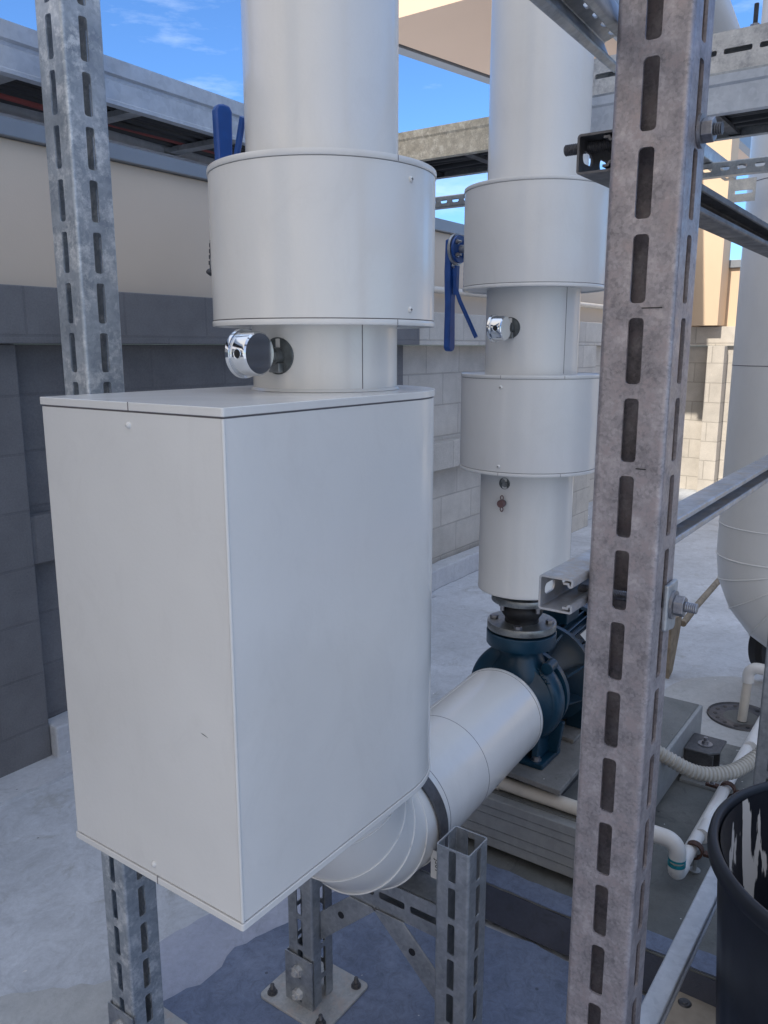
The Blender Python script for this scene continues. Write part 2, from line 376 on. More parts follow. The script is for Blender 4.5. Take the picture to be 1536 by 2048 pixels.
    def perf(s, O, U, V, L, Wd, T, cells, k=3):
        """perforated plate: O corner, U unit along length L, V unit across width Wd, T thickness along N=UxV (outer face at 0, inner -T).
        cells: list of (u0,u1,hole) hole=(a0,a1,b0,b1,r) or None"""
        O = Vector(O); U = Vector(U); V = Vector(V); N = U.cross(V)
        def q(a, b, t): return O+U*a+V*b-N*t
        for (u0, u1, hole) in cells:
            if hole is None:
                vs = [q(u0,0,0),q(u1,0,0),q(u1,Wd,0),q(u0,Wd,0),q(u0,0,T),q(u1,0,T),q(u1,Wd,T),q(u0,Wd,T)]
                s.add(vs, [(0,1,2,3),(7,6,5,4),(0,4,5,1),(3,2,6,7)]); continue
            a0, a1, b0, b1, r = hole; inner = []; outer = []
            for cx, cy, st, ox, oy in ((a1-r, b1-r, 0, u1, Wd), (a0+r, b1-r, 90, u0, Wd), (a0+r, b0+r, 180, u0, 0), (a1-r, b0+r, 270, u1, 0)):
                for j in range(k+1):
                    an = R(st+90*j/k); inner.append((cx+r*math.cos(an), cy+r*math.sin(an))); outer.append((ox, oy))
            m = len(inner)
            vs = [q(*p, 0) for p in outer]+[q(*p, 0) for p in inner]+[q(*p, T) for p in outer]+[q(*p, T) for p in inner]
            fs = []
            for i in range(m):
                j = (i+1) % m
                if outer[i] == outer[j]:
                    fs += [[i, m+j, m+i], [2*m+i, 3*m+i, 3*m+j]]
                else:
                    fs += [[i, j, m+j, m+i], [2*m+j, 2*m+i, 3*m+i, 3*m+j]]
                fs.append([m+i, m+j, 3*m+j, 3*m+i])
            s.add(vs, fs)
            s.add([q(u0,0,0),q(u1,0,0),q(u1,0,T),q(u0,0,T),q(u0,Wd,0),q(u1,Wd,0),q(u1,Wd,T),q(u0,Wd,T)], [(0,3,2,1),(4,5,6,7)])
        a0 = cells[0][0]; a1 = cells[-1][1]
        s.add([q(a0,0,0),q(a0,Wd,0),q(a0,Wd,T),q(a0,0,T),q(a1,0,0),q(a1,Wd,0),q(a1,Wd,T),q(a1,0,T)], [(0,1,2,3),(4,7,6,5)])
        return s
    def build(s, name, mat, parent=None, smooth=35, bevel=0, fix=False, label=None):
        org = Vector((0, 0, 0)); base = None
        if parent is not None:
            p = parent
            while p is not None:
                org = org+Vector(ORG.get(p.name, (0, 0, 0))); p = p.parent
        if parent is None and s.v:
            lo = Vector([min(v[i] for v in s.v) for i in range(3)]); hi = Vector([max(v[i] for v in s.v) for i in range(3)])
            base = Vector(((lo.x+hi.x)/2, (lo.y+hi.y)/2, lo.z)); org = base
        me = bpy.data.meshes.new(name); me.from_pydata([tuple(v-org) for v in s.v], [], s.f); me.validate(); me.update()
        if fix:
            bm = bmesh.new(); bm.from_mesh(me); bmesh.ops.remove_doubles(bm, verts=bm.verts, dist=1e-6)
            bmesh.ops.recalc_face_normals(bm, faces=bm.faces); bm.to_mesh(me); bm.free()
        me.materials.append(M[mat] if isinstance(mat, str) else mat)
        if smooth:
            me.polygons.foreach_set('use_smooth', [True]*len(me.polygons)); me.set_sharp_from_angle(angle=R(smooth))
        o = bpy.data.objects.new(name, me); COL.objects.link(o)
        if parent is not None: o.parent = parent
        else: o.location = base; ORG[o.name] = tuple(base)
        if bevel:
            b = o.modifiers.new('bevel', 'BEVEL'); b.width = bevel; b.segments = 2; b.limit_method = 'ANGLE'; b.angle_limit = R(40)
        if label: o['label'] = label
        return o

def struct(name, mb, mat, smooth=0, bevel=0):
    o = mb.build(name, mat, None, smooth, bevel); o['kind'] = 'structure'; return o

# ================================================================== SETTING
# ground sheet with slab thickness
struct('yard_floor', MB().box((-40, -40, -0.2), (60, 60, 0.0)), 'floor')
def wobble_poly(pts, amp=0.012, step=0.03, seed=1, close=True):
    rnd = random.Random(seed); out = []
    n = len(pts)
    for i in range(n):
        a = Vector(pts[i]); b = Vector(pts[(i+1) % n]); L = (b-a).length; k = max(1, int(L/step)); e = (b-a)/max(L, 1e-6); nn = Vector((-e.y, e.x))
        w_ = 0
        for j in range(k):
            w_ = 0.75*w_+rnd.uniform(-amp, amp)
            out.append(tuple(a+(b-a)*(j/k)+nn*w_))
    return out
def sheet_poly(name, pts, z, mat, t=0.003):
    m = MB().prism(pts, (0, 0, z), (1, 0, 0), (0, 1, 0), (0, 0, t)); return struct(name, m, mat)
sheet_poly('painted_floor_strip', wobble_poly([(0.2, 1.95), (1.00, 1.52), (1.24, 1.57), (1.5, 1.50), (2.6, 1.50), (2.6, 1.1), (0.2, 1.1)], 0.007, 0.03, 3), 0.0035, 'floor_strip')
sheet_poly('olive_floor_band', wobble_poly([(-0.5, 2.6), (0.86, 1.72), (1.02, 1.56), (0.98, 1.30), (-0.5, 2.0)], 0.010, 0.03, 5), 0.0085, 'floor_olive')  # darker olive-grey band across the floor
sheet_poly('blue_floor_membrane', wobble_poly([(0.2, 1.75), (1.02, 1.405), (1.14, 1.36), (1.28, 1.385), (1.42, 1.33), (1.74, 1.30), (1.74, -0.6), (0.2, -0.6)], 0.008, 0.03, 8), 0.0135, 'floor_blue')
# concrete pad under the pump skid
PADX0, PADX1, PADY0, PADY1, PADZ = 1.755, 3.02, 0.22, 1.62, 0.10
pad = MB(); pts = [(PADX0, PADZ*0), (PADX0+0.035, PADZ), (PADX1, PADZ), (PADX1, 0)]
pad.prism(wobble_poly([(PADX0+0.035, PADY0), (PADX1, PADY0), (PADX1, PADY1), (PADX0+0.035, PADY1)], 0.003, 0.04, 2), (0, 0, 0.0), (1, 0, 0), (0, 1, 0), (0, 0, PADZ))
struct('pump_plinth_pad', pad, 'pad')
e_ = MB(); e_.prism([(PADX0-0.004, 0.0165), (PADX0+0.030, PADZ-0.004), (PADX0+0.033, PADZ-0.004), (PADX0+0.033, 0.0165)], (0, PADY0, 0), (1, 0, 0), (0, 0, 1), (0, PADY1-PADY0, 0))
struct('pad_painted_edge', e_, 'pad_side')
band = wobble_poly([(PADX0+0.037, PADY0+0.01), (PADX0+0.10, PADY0+0.01), (PADX0+0.105, PADY1-0.01), (PADX0+0.037, PADY1-0.01)], 0.004, 0.03, 12)
sheet_poly('pad_painted_lip', band, PADZ+0.001, 'floor_blue')
# cement fillet along the wall and the kerb in the recess
struct('cement_fillet', MB().prism(wobble_poly([(-3, 2.53), (1.60, 2.53), (1.62, 2.60), (4.2, 2.57), (4.2, 2.72), (-3, 2.72)], 0.006, 0.05, 4), (0, 0, 0), (1, 0, 0), (0, 1, 0), (0, 0, 0.012)), 'kerb')
struct('wall_kerb', MB().prism(wobble_poly([(1.602, 2.66), (8.95, 2.66), (8.95, 2.762), (1.602, 2.762)], 0.006, 0.05, 9), (0, 0, 0), (1, 0, 0), (0, 1, 0), (0, 0, 0.135)), 'kerb', bevel=0.008)
# patched drain surround
drc = Vector((3.50, 0.615, 0))
ring = [(drc.x+(0.42+0.05*math.sin(3*a)+0.03*math.cos(5*a))*math.cos(a), drc.y+(0.40+0.04*math.cos(2*a))*math.sin(a)) for a in [2*math.pi*i/60 for i in range(60)]]
sheet_poly('drain_patch', ring, 0.0018, 'floor_olive', 0.002)

# ---- walls
def wall(name, label, parts, cat='wall'):
    t = thing(name, (parts[0][2][0], parts[0][2][1], 0), label, cat)
    for pn, mt, a, b in parts: MB().box(a, b).build(pn, mt, t, 0, 0.004)
    return t
wall('dark_block_wall', 'charcoal painted block wall behind the left slotted post, running to the jacketed pipe', [
    ('pier', 'block_dark', (-3.0, 2.70, 0), (1.60, 3.0, 1.56)),
    ('wall_face', 'block_dark', (1.601, 2.765, 0), (4.10, 3.0, 1.56)),
    ('ledge', 'block_dark', (1.602, 2.71, 0.765), (4.10, 2.764, 0.945)),
    ('coping', 'block_dark', (-3.0, 2.65, 1.561), (4.10, 3.0, 1.755)),
    ('render_face', 'cream', (-3.0, 2.82, 1.756), (9.3, 3.0, 2.262)),
    ('flashing', 'fascia', (-3.0, 2.79, 2.263), (9.3, 3.03, 2.335))])
wall('pale_block_wall', 'pale grey concrete block wall with ledge and coping seen between the two risers', [
    ('wall_face', 'block', (4.101, 2.80, 0), (7.0, 3.0, 1.56)),
    ('ledge', 'block', (4.101, 2.71, 0.765), (6.30, 2.799, 0.945)),
    ('coping', 'block', (4.101, 2.65, 1.561), (9.55, 3.0, 1.755)),
    ('wall_return', 'block', (7.001, 2.72, 0), (9.2, 3.0, 1.56)),
    ('pier', 'block', (6.301, 2.58, 0), (6.75, 2.719, 1.56))])
wall('end_block_wall', 'warm beige block wall across the far end of the yard', [
    ('wall_face', 'block_y', (9.2, -6.0, 0), (9.5, 2.719, 1.56)),
    ('coping', 'block_y', (9.15, -6.0, 1.561), (9.5, 2.649, 1.76)),
    ('pier', 'block_y', (9.05, 2.08, 0.0), (9.199, 2.25, 1.56)),
    ('render_face', 'cream_bright', (9.32, -6.0, 1.761), (9.5, 2.62, 2.36)),
    ('flashing', 'fascia', (9.28, -6.0, 2.361), (9.52, 2.62, 2.44))])
# canopy of the building beyond the wall
t = thing('building_canopy', (8.5, 3.4, 3.9), 'peach soffit of a flat canopy with grey-blue edge against the sky', 'canopy')
soff = [(5.6, 4.25), (6.05, 4.13), (7.16, 3.90), (13.5, 2.62), (6.36, 2.585), (5.6, 2.585)]
MB().prism(soff, (0, 0, 4.0), (1, 0, 0), (0, 1, 0), (0, 0, 0.25)).build('soffit', 'peach', t, 0)
def strip(a, b, z0, z1, th):
    a = Vector(a); b = Vector(b); e = (b-a).normalized(); n = Vector((-e.y, e.x))*th
    return MB().prism([tuple(a), tuple(b), tuple(b+n), tuple(a+n)], (0, 0, z0), (1, 0, 0), (0, 1, 0), (0, 0, z1-z0))
strip((5.59, 4.26), (13.5, 2.63), 3.99, 4.26, 0.12).build('fascia', 'fascia', t, 0)
strip((5.59, 2.58), (13.5, 2.61), 3.94, 4.27, -0.10).build('fascia', 'fascia', t, 0)
MB().box((9.0, 2.16, 1.77), (9.30, 2.42, 3.995)).build('column', 'cream_bright', t, 0)
# unseen tall block added behind the viewer to keep this corner in shade
t = thing('shade_block', (-24, 1.6, 0), 'added tall cream block, unseen behind the viewer, shading the yard', 'shading block')
dh = Vector((SUN.x, SUN.y, 0)).normalized(); dw = Vector((-dh.y, dh.x, 0))
MB().prism([(20, -3.7), (28, -3.7), (28, 3.3), (20, 3.3)], (0, 0, 0), dh, dw, (0, 0, 24.6)).build('wall', 'cream', t, 0)
MB().prism([(19.9, -3.8), (28.1, -3.8), (28.1, 3.4), (19.9, 3.4)], (0, 0, 24.6), dh, dw, (0, 0, 0.3)).build('shade_block_cap', 'fascia', t, 0)
t = thing('reflection_blocker', (4.6, -3.2, 0), 'added dark grey louvred cabinet outside the picture on the right', 'blocker')  # unseen box added to darken what the metal reflects from the right
MB().box((3.0, -4.2, 0.05), (6.4, -2.3, 2.5)).build('casing', 'fascia', t, 0, 0.01)
for k in range(22): MB().prism([(0, 0), (0.04, -0.03), (0.04, -0.026), (0, 0.006)], (3.1, -2.299, 0.3+k*0.1), (0, 1, 0), (0, 0, 1), (3.2, 0, 0)).build('louvre', 'steel_dark', t, 0)
# conduit along the render
m = MB().tube([(4.3, 2.76, 1.90), (7.0, 2.76, 1.905), (8.55, 2.76, 1.905), (8.60, 2.72, 1.905), (8.61, 2.62, 1.905)], 0.022, 12)
tag(m.build('wall_conduit', 'pvc_old'), 'thin grey conduit clipped along the cream wall above the pale coping', 'conduit')
t = thing('wall_ladder', (8.9, 2.45, 1.77), 'dark narrow rung ladder beside the peach column', 'ladder')
for y in (2.47, 2.585): MB().box((8.89, y, 1.77), (8.91, y+0.018, 2.45)).build('rail', 'black', t, 0)
for k in range(7): MB().box((8.893, 2.489, 1.83+k*0.1), (8.907, 2.584, 1.85+k*0.1)).build('rung', 'black', t, 0)

# ================================================================== SLOTTED POSTS
def slot_cells(z0, z1, first, pitch, slot, wid, sw, r=0.0045):
    """cells along the length; `first` is the start of some slot"""
    cells = []; gap = pitch-slot
    k = math.floor((z0-first)/pitch)-1; u = z0
    while True:
        a = first+k*pitch; c0 = a-gap/2; c1 = c0+pitch; k += 1
        if c1 <= z0+1e-6: continue
        if c0 >= z1-1e-6: break
        lo = max(c0, z0); hi = min(c1, z1); sa = max(a, lo); sb = min(a+slot, hi)
        if a < z0+0.002 or a+slot > z1-0.002: cells.append((lo, hi, None))
        else: cells.append((lo, hi, (sa, sb, wid/2-sw/2, wid/2+sw/2, r)))
    return cells
def slotted_tube(mb, x, y, w1, w2, z0, z1, first, pitch=0.0838, slot=0.0675, sw=0.017, T=0.003, r=0.006, firstx=None):
    """hollow square slotted section, near corner (x,y), w1 along Y, w2 along X"""
    fx = first if firstx is None else firstx
    U = (0, 0, 1)
    faces = [((x, y+w1-r, 0), (0, -1, 0), w1-2*r, first), ((x+r, y, 0), (1, 0, 0), w2-2*r, fx),
             ((x+w2, y+r, 0), (0, 1, 0), w1-2*r, first), ((x+w2-r, y+w1, 0), (-1, 0, 0), w2-2*r, fx)]
    for O, V, wd, f in faces:
        # N = U x V must point outwards
        N = Vector(U).cross(Vector(V)); cx = Vector((x+w2/2, y+w1/2, 0)); Ov = Vector(O)
        if N.dot(Ov+Vector(V)*wd/2-cx) < 0:
            Ov = Ov+Vector(V)*wd; V = tuple(-Vector(V))
        mb.perf(Ov, U, V, z1-z0, wd, T, slot_cells(z0, z1, f, pitch, slot, wd, sw))
    for cx, cy, a0 in ((x+r, y+r, 180), (x+w2-r, y+r, 270), (x+w2-r, y+w1-r, 0), (x+r, y+w1-r, 90)):
        arc = [(cx+r*math.cos(R(a0+15*i)), cy+r*math.sin(R(a0+15*i))) for i in range(7)]
        arci = [(cx+(r-T)*math.cos(R(a0+15*i)), cy+(r-T)*math.sin(R(a0+15*i))) for i in range(6, -1, -1)]
        mb.prism(arc+arci, (0, 0, z0), (1, 0, 0), (0, 1, 0), (0, 0, z1-z0))
    return mb
def bolt(parent, p, d, r=0.0085, head=True, shaft=0.0, name='bolt', washer=True, mat='bolt', shaft_r=0.005):
    d = Vector(d).normalized(); p = Vector(p); m = MB()
    if washer: m.cyl(p, p+d*0.0022, r*1.55, n=24); p = p+d*0.0022
    m.hexa(p, d, r*1.1, r*0.95)
    if shaft: m.cyl(p+d*r*0.95, p+d*(r*0.95+shaft), shaft_r, n=14)
    return m.build(name, mat, parent, 30)
def thread_rod(mb, p0, p1, r):
    p0 = Vector(p0); p1 = Vector(p1); L = (p1-p0).length; n = max(2, int(L/0.0011)); d = (p1-p0)/L
    pts = [p0+d*(L*i/n) for i in range(n+1)]
    return mb.tube(pts, r, 14, True, lambda i: r*(1.0 if i % 2 else 0.86))

SP_GROUP = None
# -- tall posts
def post(x, y, w1, w2, z0, z1, first, mat, label, sleeve=True, pitch=0.0838, slot=0.0675, firstx=None, base=True, sw=0.017):
    t = thing('slotted_post', (x+w2/2, y+w1/2, 0), label, 'post', 'slotted steel posts')
    slotted_tube(MB(), x, y, w1, w2, z0, z1, first, pitch, slot, firstx=firstx, sw=sw).build('tube', mat, t, 30, fix=False)
    if base:
        bx0, bx1, by0, by1 = x-0.042, x+w2+0.062, y-0.062, y+w1+0.062
        zz = 0.0165; r = 0.014
        pts = []
        for cx, cy, a0 in ((bx1-r, by1-r, 0), (bx0+r, by1-r, 90), (bx0+r, by0+r, 180), (bx1-r, by0+r, 270)):
            pts += [(cx+r*math.cos(R(a0+18*i)), cy+r*math.sin(R(a0+18*i))) for i in range(6)]
        MB().prism(pts, (0, 0, zz), (1, 0, 0), (0, 1, 0), (0, 0, 0.007)).build('base_plate', 'foot_plate', t, 30, 0.001)
        for ax, ay in ((bx0+0.02, by0+0.022), (bx0+0.024, by1-0.024), (bx1-0.024, by0+0.024), (bx1-0.024, by1-0.024)):
            m = MB(); m.cyl((ax, ay, zz+0.007), (ax, ay, zz+0.0095), 0.0125, n=20); m.hexa((ax, ay, zz+0.0095), (0, 0, 1), 0.0095, 0.008)
            thread_rod(m, (ax, ay, zz+0.0175), (ax, ay, zz+0.031), 0.005); m.build('anchor_bolt', 'steel_dark', t, 30)
    if sleeve:
        st = 0.0035; s0 = x-st-0.0005; zt = 0.152
        cells = slot_cells(0.02, zt, 0.032, 0.062, 0.032, w1+2*st, 0.015, 0.001)
        MB().perf((s0, y+w1+st, 0), (0, 0, 1), (0, -1, 0), 0, w1+2*st, st, cells).build('sleeve', 'steel', t, 30)
        MB().box((s0+st, y+w1+0.0005, 0.02), (x+w2*0.8, y+w1+st, zt)).build('sleeve', 'steel', t, 0)
        MB().box((s0+st, y-st, 0.02), (x+w2*0.06, y-0.0005, zt)).build('sleeve', 'steel', t, 0)
        for z in (0.055, 0.117): bolt(t, (s0, y+w1/2, z), (-1, 0, 0), 0.0125, shaft=0.008, shaft_r=0.0065, mat='steel_pale')
    return t
BP = post(0.862, 0.250, 0.0765, 0.073, 0.0, 2.75, 1.0102, 'steel_brown', 'tall brown-grey slotted post in the right foreground with two bolts through it', pitch=0.0835, slot=0.0685, sleeve=False, sw=0.0165)
LP = post(0.896, 1.289, 0.0755, 0.081, 0.0, 2.75, 1.9405, 'steel_white', 'tall slotted post with white mottled zinc at left, behind the big white box', pitch=0.0872, slot=0.070)
SR = post(1.237, 0.675, 0.076, 0.077, 0.0, 0.585, 0.431, 'steel', 'short open-topped slotted post on the camera side of the white elbow', pitch=0.0812, slot=0.0695)
SL = post(1.237, 1.080, 0.076, 0.077, 0.0, 0.575, 0.421, 'steel', 'short slotted post on a bolted square base plate below the big white box', pitch=0.0812, slot=0.0695)
FP = post(2.09, 0.250, 0.076, 0.08, 0.0, 2.6, 1.0, 'steel', 'slotted post at the right edge of the picture behind the black bin')

# pencil marks on the big post
for z, y0, y1 in ((1.589, 0.262, 0.283), (1.421, 0.268, 0.279)):
    MB().box((0.8612, y0, z), (0.86195, y1, z+0.0011)).build('pencil_mark', 'ink', BP, 0)

# ================================================================== SUPPORT FRAME UNDER THE ELBOW
t = thing('pipe_support_beam', (1.31, 0.915, 0.34), 'slotted galvanised crossbeam with two knee braces carrying the white elbow', 'support beam')
mb = MB()
x0, x1, z0, z1 = 1.272, 1.348, 0.343, 0.419; y0, y1 = 0.752, 1.079
T = 0.003
cells = slot_cells(y0, y1, 0.765, 0.0812, 0.0675, 0.076, 0.0165)
mb.perf((x0, 0, z0), (0, 1, 0), (0, 0, 1), 0, 0.076, T, cells)
# make the outer face look towards -X : mirror copy of the plate is the rear web
mb.perf((x1, 0, z1), (0, 1, 0), (0, 0, -1), 0, 0.076, T, cells)
mb.box((x0+T, y0, z1-T), (x1-T, y1, z1)); mb.box((x0+T, y0, z0), (x1-T, y1, z0+T))
mb.build('beam', 'steel', t, 30, fix=True)
def brace(pts):
    m = MB(); m.prism(pts, (1.2675, 0, 0), (0, 1, 0), (0, 0, 1), (-0.0035, 0, 0))
    # folded edge along the lower side
    a, b = Vector(pts[0]), Vector(pts[1]); e = (b-a).normalized(); n = Vector((-e.y, e.x))
    c = (Vector(pts[2])+Vector(pts[3]))/2
    if n.dot(c-a) < 0: n = -n
    m.prism([tuple(a), tuple(b), tuple(b+n*0.0035), tuple(a+n*0.0035)], (1.2675, 0, 0), (0, 1, 0), (0, 0, 1), (0.036, 0, 0))
    cc = (Vector(pts[0])+Vector(pts[1])+Vector(pts[2])+Vector(pts[3]))/4
    return m, cc
for pts in ([(0.930, 0.345), (0.757, 0.188), (0.757, 0.262), (0.848, 0.345)], [(0.915, 0.345), (1.078, 0.193), (1.078, 0.268), (0.992, 0.345)]):
    m, cc = brace(pts); b = m.build('brace', 'steel', t, 0, 0.001)
    MB().cyl((1.2638, cc.x, cc.y), (1.2632, cc.x, cc.y), 0.0085, n=20).build('bolt_hole', 'black', b, 30)
for yy in (0.7535, 1.0765):
    m = MB(); m.box((x0-0.001, yy-0.001 if yy < 0.9 else yy-0.004, z0-0.004), (x1-0.02, yy+0.004 if yy < 0.9 else yy+0.001, z1+0.055)); m.build('end_plate', 'steel', t, 0)
# label plate near the strap
t2 = thing('label_sticker', (1.30, 0.79, 0.455), 'small white printed sticker beside the grey pipe strap', 'sticker')
MB().box((1.3015, 0.770, 0.452), (1.303, 0.802, 0.516)).build('card', 'label', t2, 0)
fc = bpy.data.curves.new('label_text', 'FONT'); fc.body = 'J301'; fc.size = 0.017; fc.extrude = 0.0002; fc.align_x = 'CENTER'; fc.align_y = 'CENTER'
fo = bpy.data.objects.new('label_text_src', fc); COL.objects.link(fo)
me = bpy.data.meshes.new_from_object(fo.evaluated_get(bpy.context.evaluated_depsgraph_get())); bpy.data.objects.remove(fo)
Rm = Matrix(((0, 0, -1), (0, -1, 0), (-1, 0, 0)))   # text plane faces -X
# local x -> -Z (reads downwards), local y -> -Y(right) ... build basis explicitly
bx = Vector((0, 0, -1)); by = Vector((0, -1, 0)); bz = Vector((-1, 0, 0))
for v in me.vertices:
    c = v.co.copy(); v.co = bx*c.x + by*c.y + bz*c.z + Vector((1.3012-1.30, 0.786-0.79, 0.484-0.455))
me.flip_normals() if bx.cross(by).dot(bz) < 0 else None
me.materials.append(M['ink']); lo = bpy.data.objects.new('lettering', me); COL.objects.link(lo); lo.parent = t2

# ================================================================== NEAR RISER
C1 = Vector((1.103, 0.9065, 0)); C2 = Vector((2.05, 0.966, 0))
def jacket(parent, c, r, zb, zt, screw_angles, lap_angle, mat, rp):
    """cylindrical valve jacket: shell, upper and lower lids, screws"""
    o = Vector((c.x, c.y, 0)); g = 0.0016; h = 0.0085
    shell = MB().lathe([(r, zb+h+g), (r, zt-h-g)], o, n=128).build('jacket_shell', mat, parent, 40)
    MB().lathe([(rp, zt-0.002), (r-0.002, zt-0.002), (r-0.0005, zt), (r+0.0012, zt), (r+0.0016, zt-0.001), (r+0.0016, zt-h), (r+0.001, zt-h-0.0006), (r-0.003, zt-h-0.0006), (r-0.003, zt-h-g)], o, n=128).build('lid', mat, shell, 50)
    MB().lathe([(r-0.003, zb+h+g), (r-0.003, zb+h), (r+0.001, zb+h), (r+0.0016, zb+h-0.0006), (r+0.0016, zb+0.001), (r+0.001, zb), (r-0.004, zb), (r-0.006, zb+0.003), (rp, zb+0.003)], o, n=128).build('lid', mat, shell, 50)
    for sgn, zz in ((1, zt-h-g), (-1, zb+h+g)):
        MB().lathe([(r-0.0015, zz-0.0012), (r-0.0015, zz+0.0012)], o, n=128).build('shadow_gap', 'seam', shell, 0)
    for a in screw_angles:
        d = Vector((math.cos(R(a)), math.sin(R(a)), 0))
        for zz in (zt-0.030, zb+0.024):
            p = o+d*(r-0.001)+Vector((0, 0, zz))
            s = MB().lathe([(0.0001, 0.0042), (0.003, 0.0038), (0.0048, 0.002), (0.0052, 0.0)], p, d, 18).build('screw', 'white', shell, 60)
            q = p+d*0.0042; side = Vector((-d.y, d.x, 0))
            k = MB()
            for u_ in (side, Vector((0, 0, 1))):
                w_ = d.cross(u_); k.prism([(-0.0022, -0.0005), (0.0022, -0.0005), (0.0022, 0.0005), (-0.0022, 0.0005)], q-d*0.0005, u_, w_, d*0.0006)
            k.build('screw_slot', 'ink', s, 0)
    for a in lap_angle:
        d = Vector((math.cos(R(a)), math.sin(R(a)), 0)); s = Vector((-d.y, d.x, 0))
        for z0_, z1_, rr in ((zt-h, zt-0.0005, r+0.0016), (zb+0.0005, zb+h, r+0.0016)):
            MB().prism([(-0.0005, 0), (0.0005, 0), (0.0005, 0.0004), (-0.0005, 0.0004)], o+d*rr+Vector((0, 0, z0_)), s, d, (0, 0, z1_-z0_)).build('lap_joint', 'seam', shell, 0)
    return shell
def vseam(parent, c, r, ang, z0, z1):
    d = Vector((math.cos(R(ang)), math.sin(R(ang)), 0)); s = Vector((-d.y, d.x, 0)); o = Vector((c.x, c.y, z0))+d*(r-0.0004)
    return MB().prism([(-0.0006, 0), (0.0006, 0), (0.0006, 0.0011), (-0.0006, 0.0011)], o, s, d, (0, 0, z1-z0)).build('seam', 'seam', parent, 0)

near = thing('insulated_riser_pipe', (C1.x, C1.y, 1.478), 'big near white-clad riser pipe with a wide cylindrical valve jacket', 'pipe', 'insulated riser pipes')
nk = MB().lathe([(0.124, 1.479), (0.124, 1.60)], C1, n=128).build('lower_pipe', 'white', near, 40)
up = MB().lathe([(0.125, 1.82), (0.125, 3.6)], C1, n=128).build('upper_pipe', 'white', near, 40)
vseam(nk, C1, 0.124, -112, 1.481, 1.586)
jacket(near, C1, 0.1865, 1.583, 1.829, (-95,), (-104,), 'white', 0.12)
# grey-green sealant collars
MB().lathe([(0.1243, 1.4795), (0.129, 1.4795), (0.1255, 1.484), (0.1243, 1.484)], C1, n=96, closed=True).build('sealant', 'white', nk, 60)
MB().lathe([(0.1253, 1.828), (0.130, 1.8285), (0.1265, 1.832), (0.1253, 1.832)], C1, n=96, closed=True).build('sealant', 'white', up, 60)

# -- big box jacket
BXX, BXY0, BXY1 = 0.680, 0.718, 1.095; RB = 0.1885
def box_outline(off, rc=0.004):
    pts = []; x0 = BXX-off; y0 = BXY0-off; y1 = BXY1+off; r = rc
    for i in range(6): a = R(180+18*i); pts.append((x0+r+r*math.cos(a), y0+r+r*math.sin(a)))
    cy = (BXY0+BXY1)/2; rr = (y1-y0)/2
    for i in range(41): a = R(-90+180*i/40); pts.append((C1.x+rr*math.cos(a), cy+rr*math.sin(a)))
    for i in range(6): a = R(90+18*i); pts.append((x0+r+r*math.cos(a), y1-r+r*math.sin(a)))
    return pts
bj = thing('insulation_box', (0.9, C1.y, 0.77), 'large white D-shaped sheet-metal insulation box below the near riser', 'insulation box')
def bprism(z0, z1, off): return MB().prism(box_outline(off), (0, 0, z0), (1, 0, 0), (0, 1, 0), (0, 0, z1-z0))
body = bprism(0.781, 1.4655, 0.0).build('body', 'white', bj, 38)
lid = bprism(1.468, 1.479, 0.0016).build('lid', 'white', bj, 38, 0.0009)
low = bprism(0.768, 0.7785, 0.0016).build('lower_lid', 'white', bj, 38, 0.0009)
bprism(1.4652, 1.4682, -0.0025).build('shadow_gap', 'seam', lid, 0)
bprism(0.7783, 0.7812, -0.0025).build('shadow_gap', 'seam', low, 0)
# corner bead, standing seam and dents
MB().cyl((BXX+0.0012, BXY0+0.0012, 0.781), (BXX+0.0012, BXY0+0.0012, 1.4655), 0.0026, n=12).build('corner_bead', 'white', body, 60)
yc = 0.893
MB().box((BXX-0.0022, yc-0.0006, 0.768), (BXX-0.0014, yc+0.0006, 0.782)).build('lap_seam', 'seam', low, 0)
MB().box((BXX-0.0022, yc-0.0006, 1.468), (BXX-0.0014, yc+0.0006, 1.4795)).build('lap_seam', 'seam', lid, 0)
for y, z in ((0.896, 1.449), (0.901, 0.797)):
    d = Vector((-1, 0, 0)); p = Vector((BXX+0.0005, y, z))
    s = MB().lathe([(0.0001, 0.0048), (0.0028, 0.0042), (0.0044, 0.0022), (0.0048, 0.0)], p, d, 18).build('screw', 'white', body, 60)
# scuff on the front
MB().prism([(0, 0), (0.011, 0.0022), (0.013, 0.0036), (0.006, 0.0022)], (BXX-0.0004, 0.770, 1.0385), (0, 1, 0), (0, 0, 1), (0.0006, 0, 0)).build('scuff', 'brass', body, 0)

# -- elbow and horizontal pipe
eb = thing('insulated_elbow_pipe', (1.30, 0.92, 0.42), 'white-clad mitred elbow and horizontal pipe leading to the pump', 'pipe')
DR = Vector((math.cos(R(3.6)), math.sin(R(3.6)), 0)); ZP = 0.549; RE = 0.128; RB_ = 0.215
def axp(s):  # arc from straight down to DR; s in 0..1
    a = s*math.pi/2; return Vector((C1.x, C1.y, ZP+RB_)) + DR*(RB_*(1-math.cos(a))) - Vector((0, 0, 1))*(RB_*math.sin(a))
def axt(s):
    a = s*math.pi/2; return (DR*math.sin(a)-Vector((0, 0, 1))*math.cos(a)).normalized()
def ring_at(p, tdir, r, n=96):
    side = DR.cross(Vector((0, 0, 1))).normalized(); u = side; v = tdir.cross(side)
    return [p+u*(r*math.cos(2*math.pi*i/n))+v*(r*math.sin(2*math.pi*i/n)) for i in range(n)]
NS = 5; n = 96
bounds = [0.0, 0.2, 0.4, 0.6, 0.8, 1.0]
m = MB(); vs = []; fs = []
for j, s in enumerate([-0.2]+bounds):
    if s < 0: vs += ring_at(axp(0)+Vector((0, 0, 0.06)), axt(0), RE)
    else: vs += ring_at(axp(s), axt(s), RE)
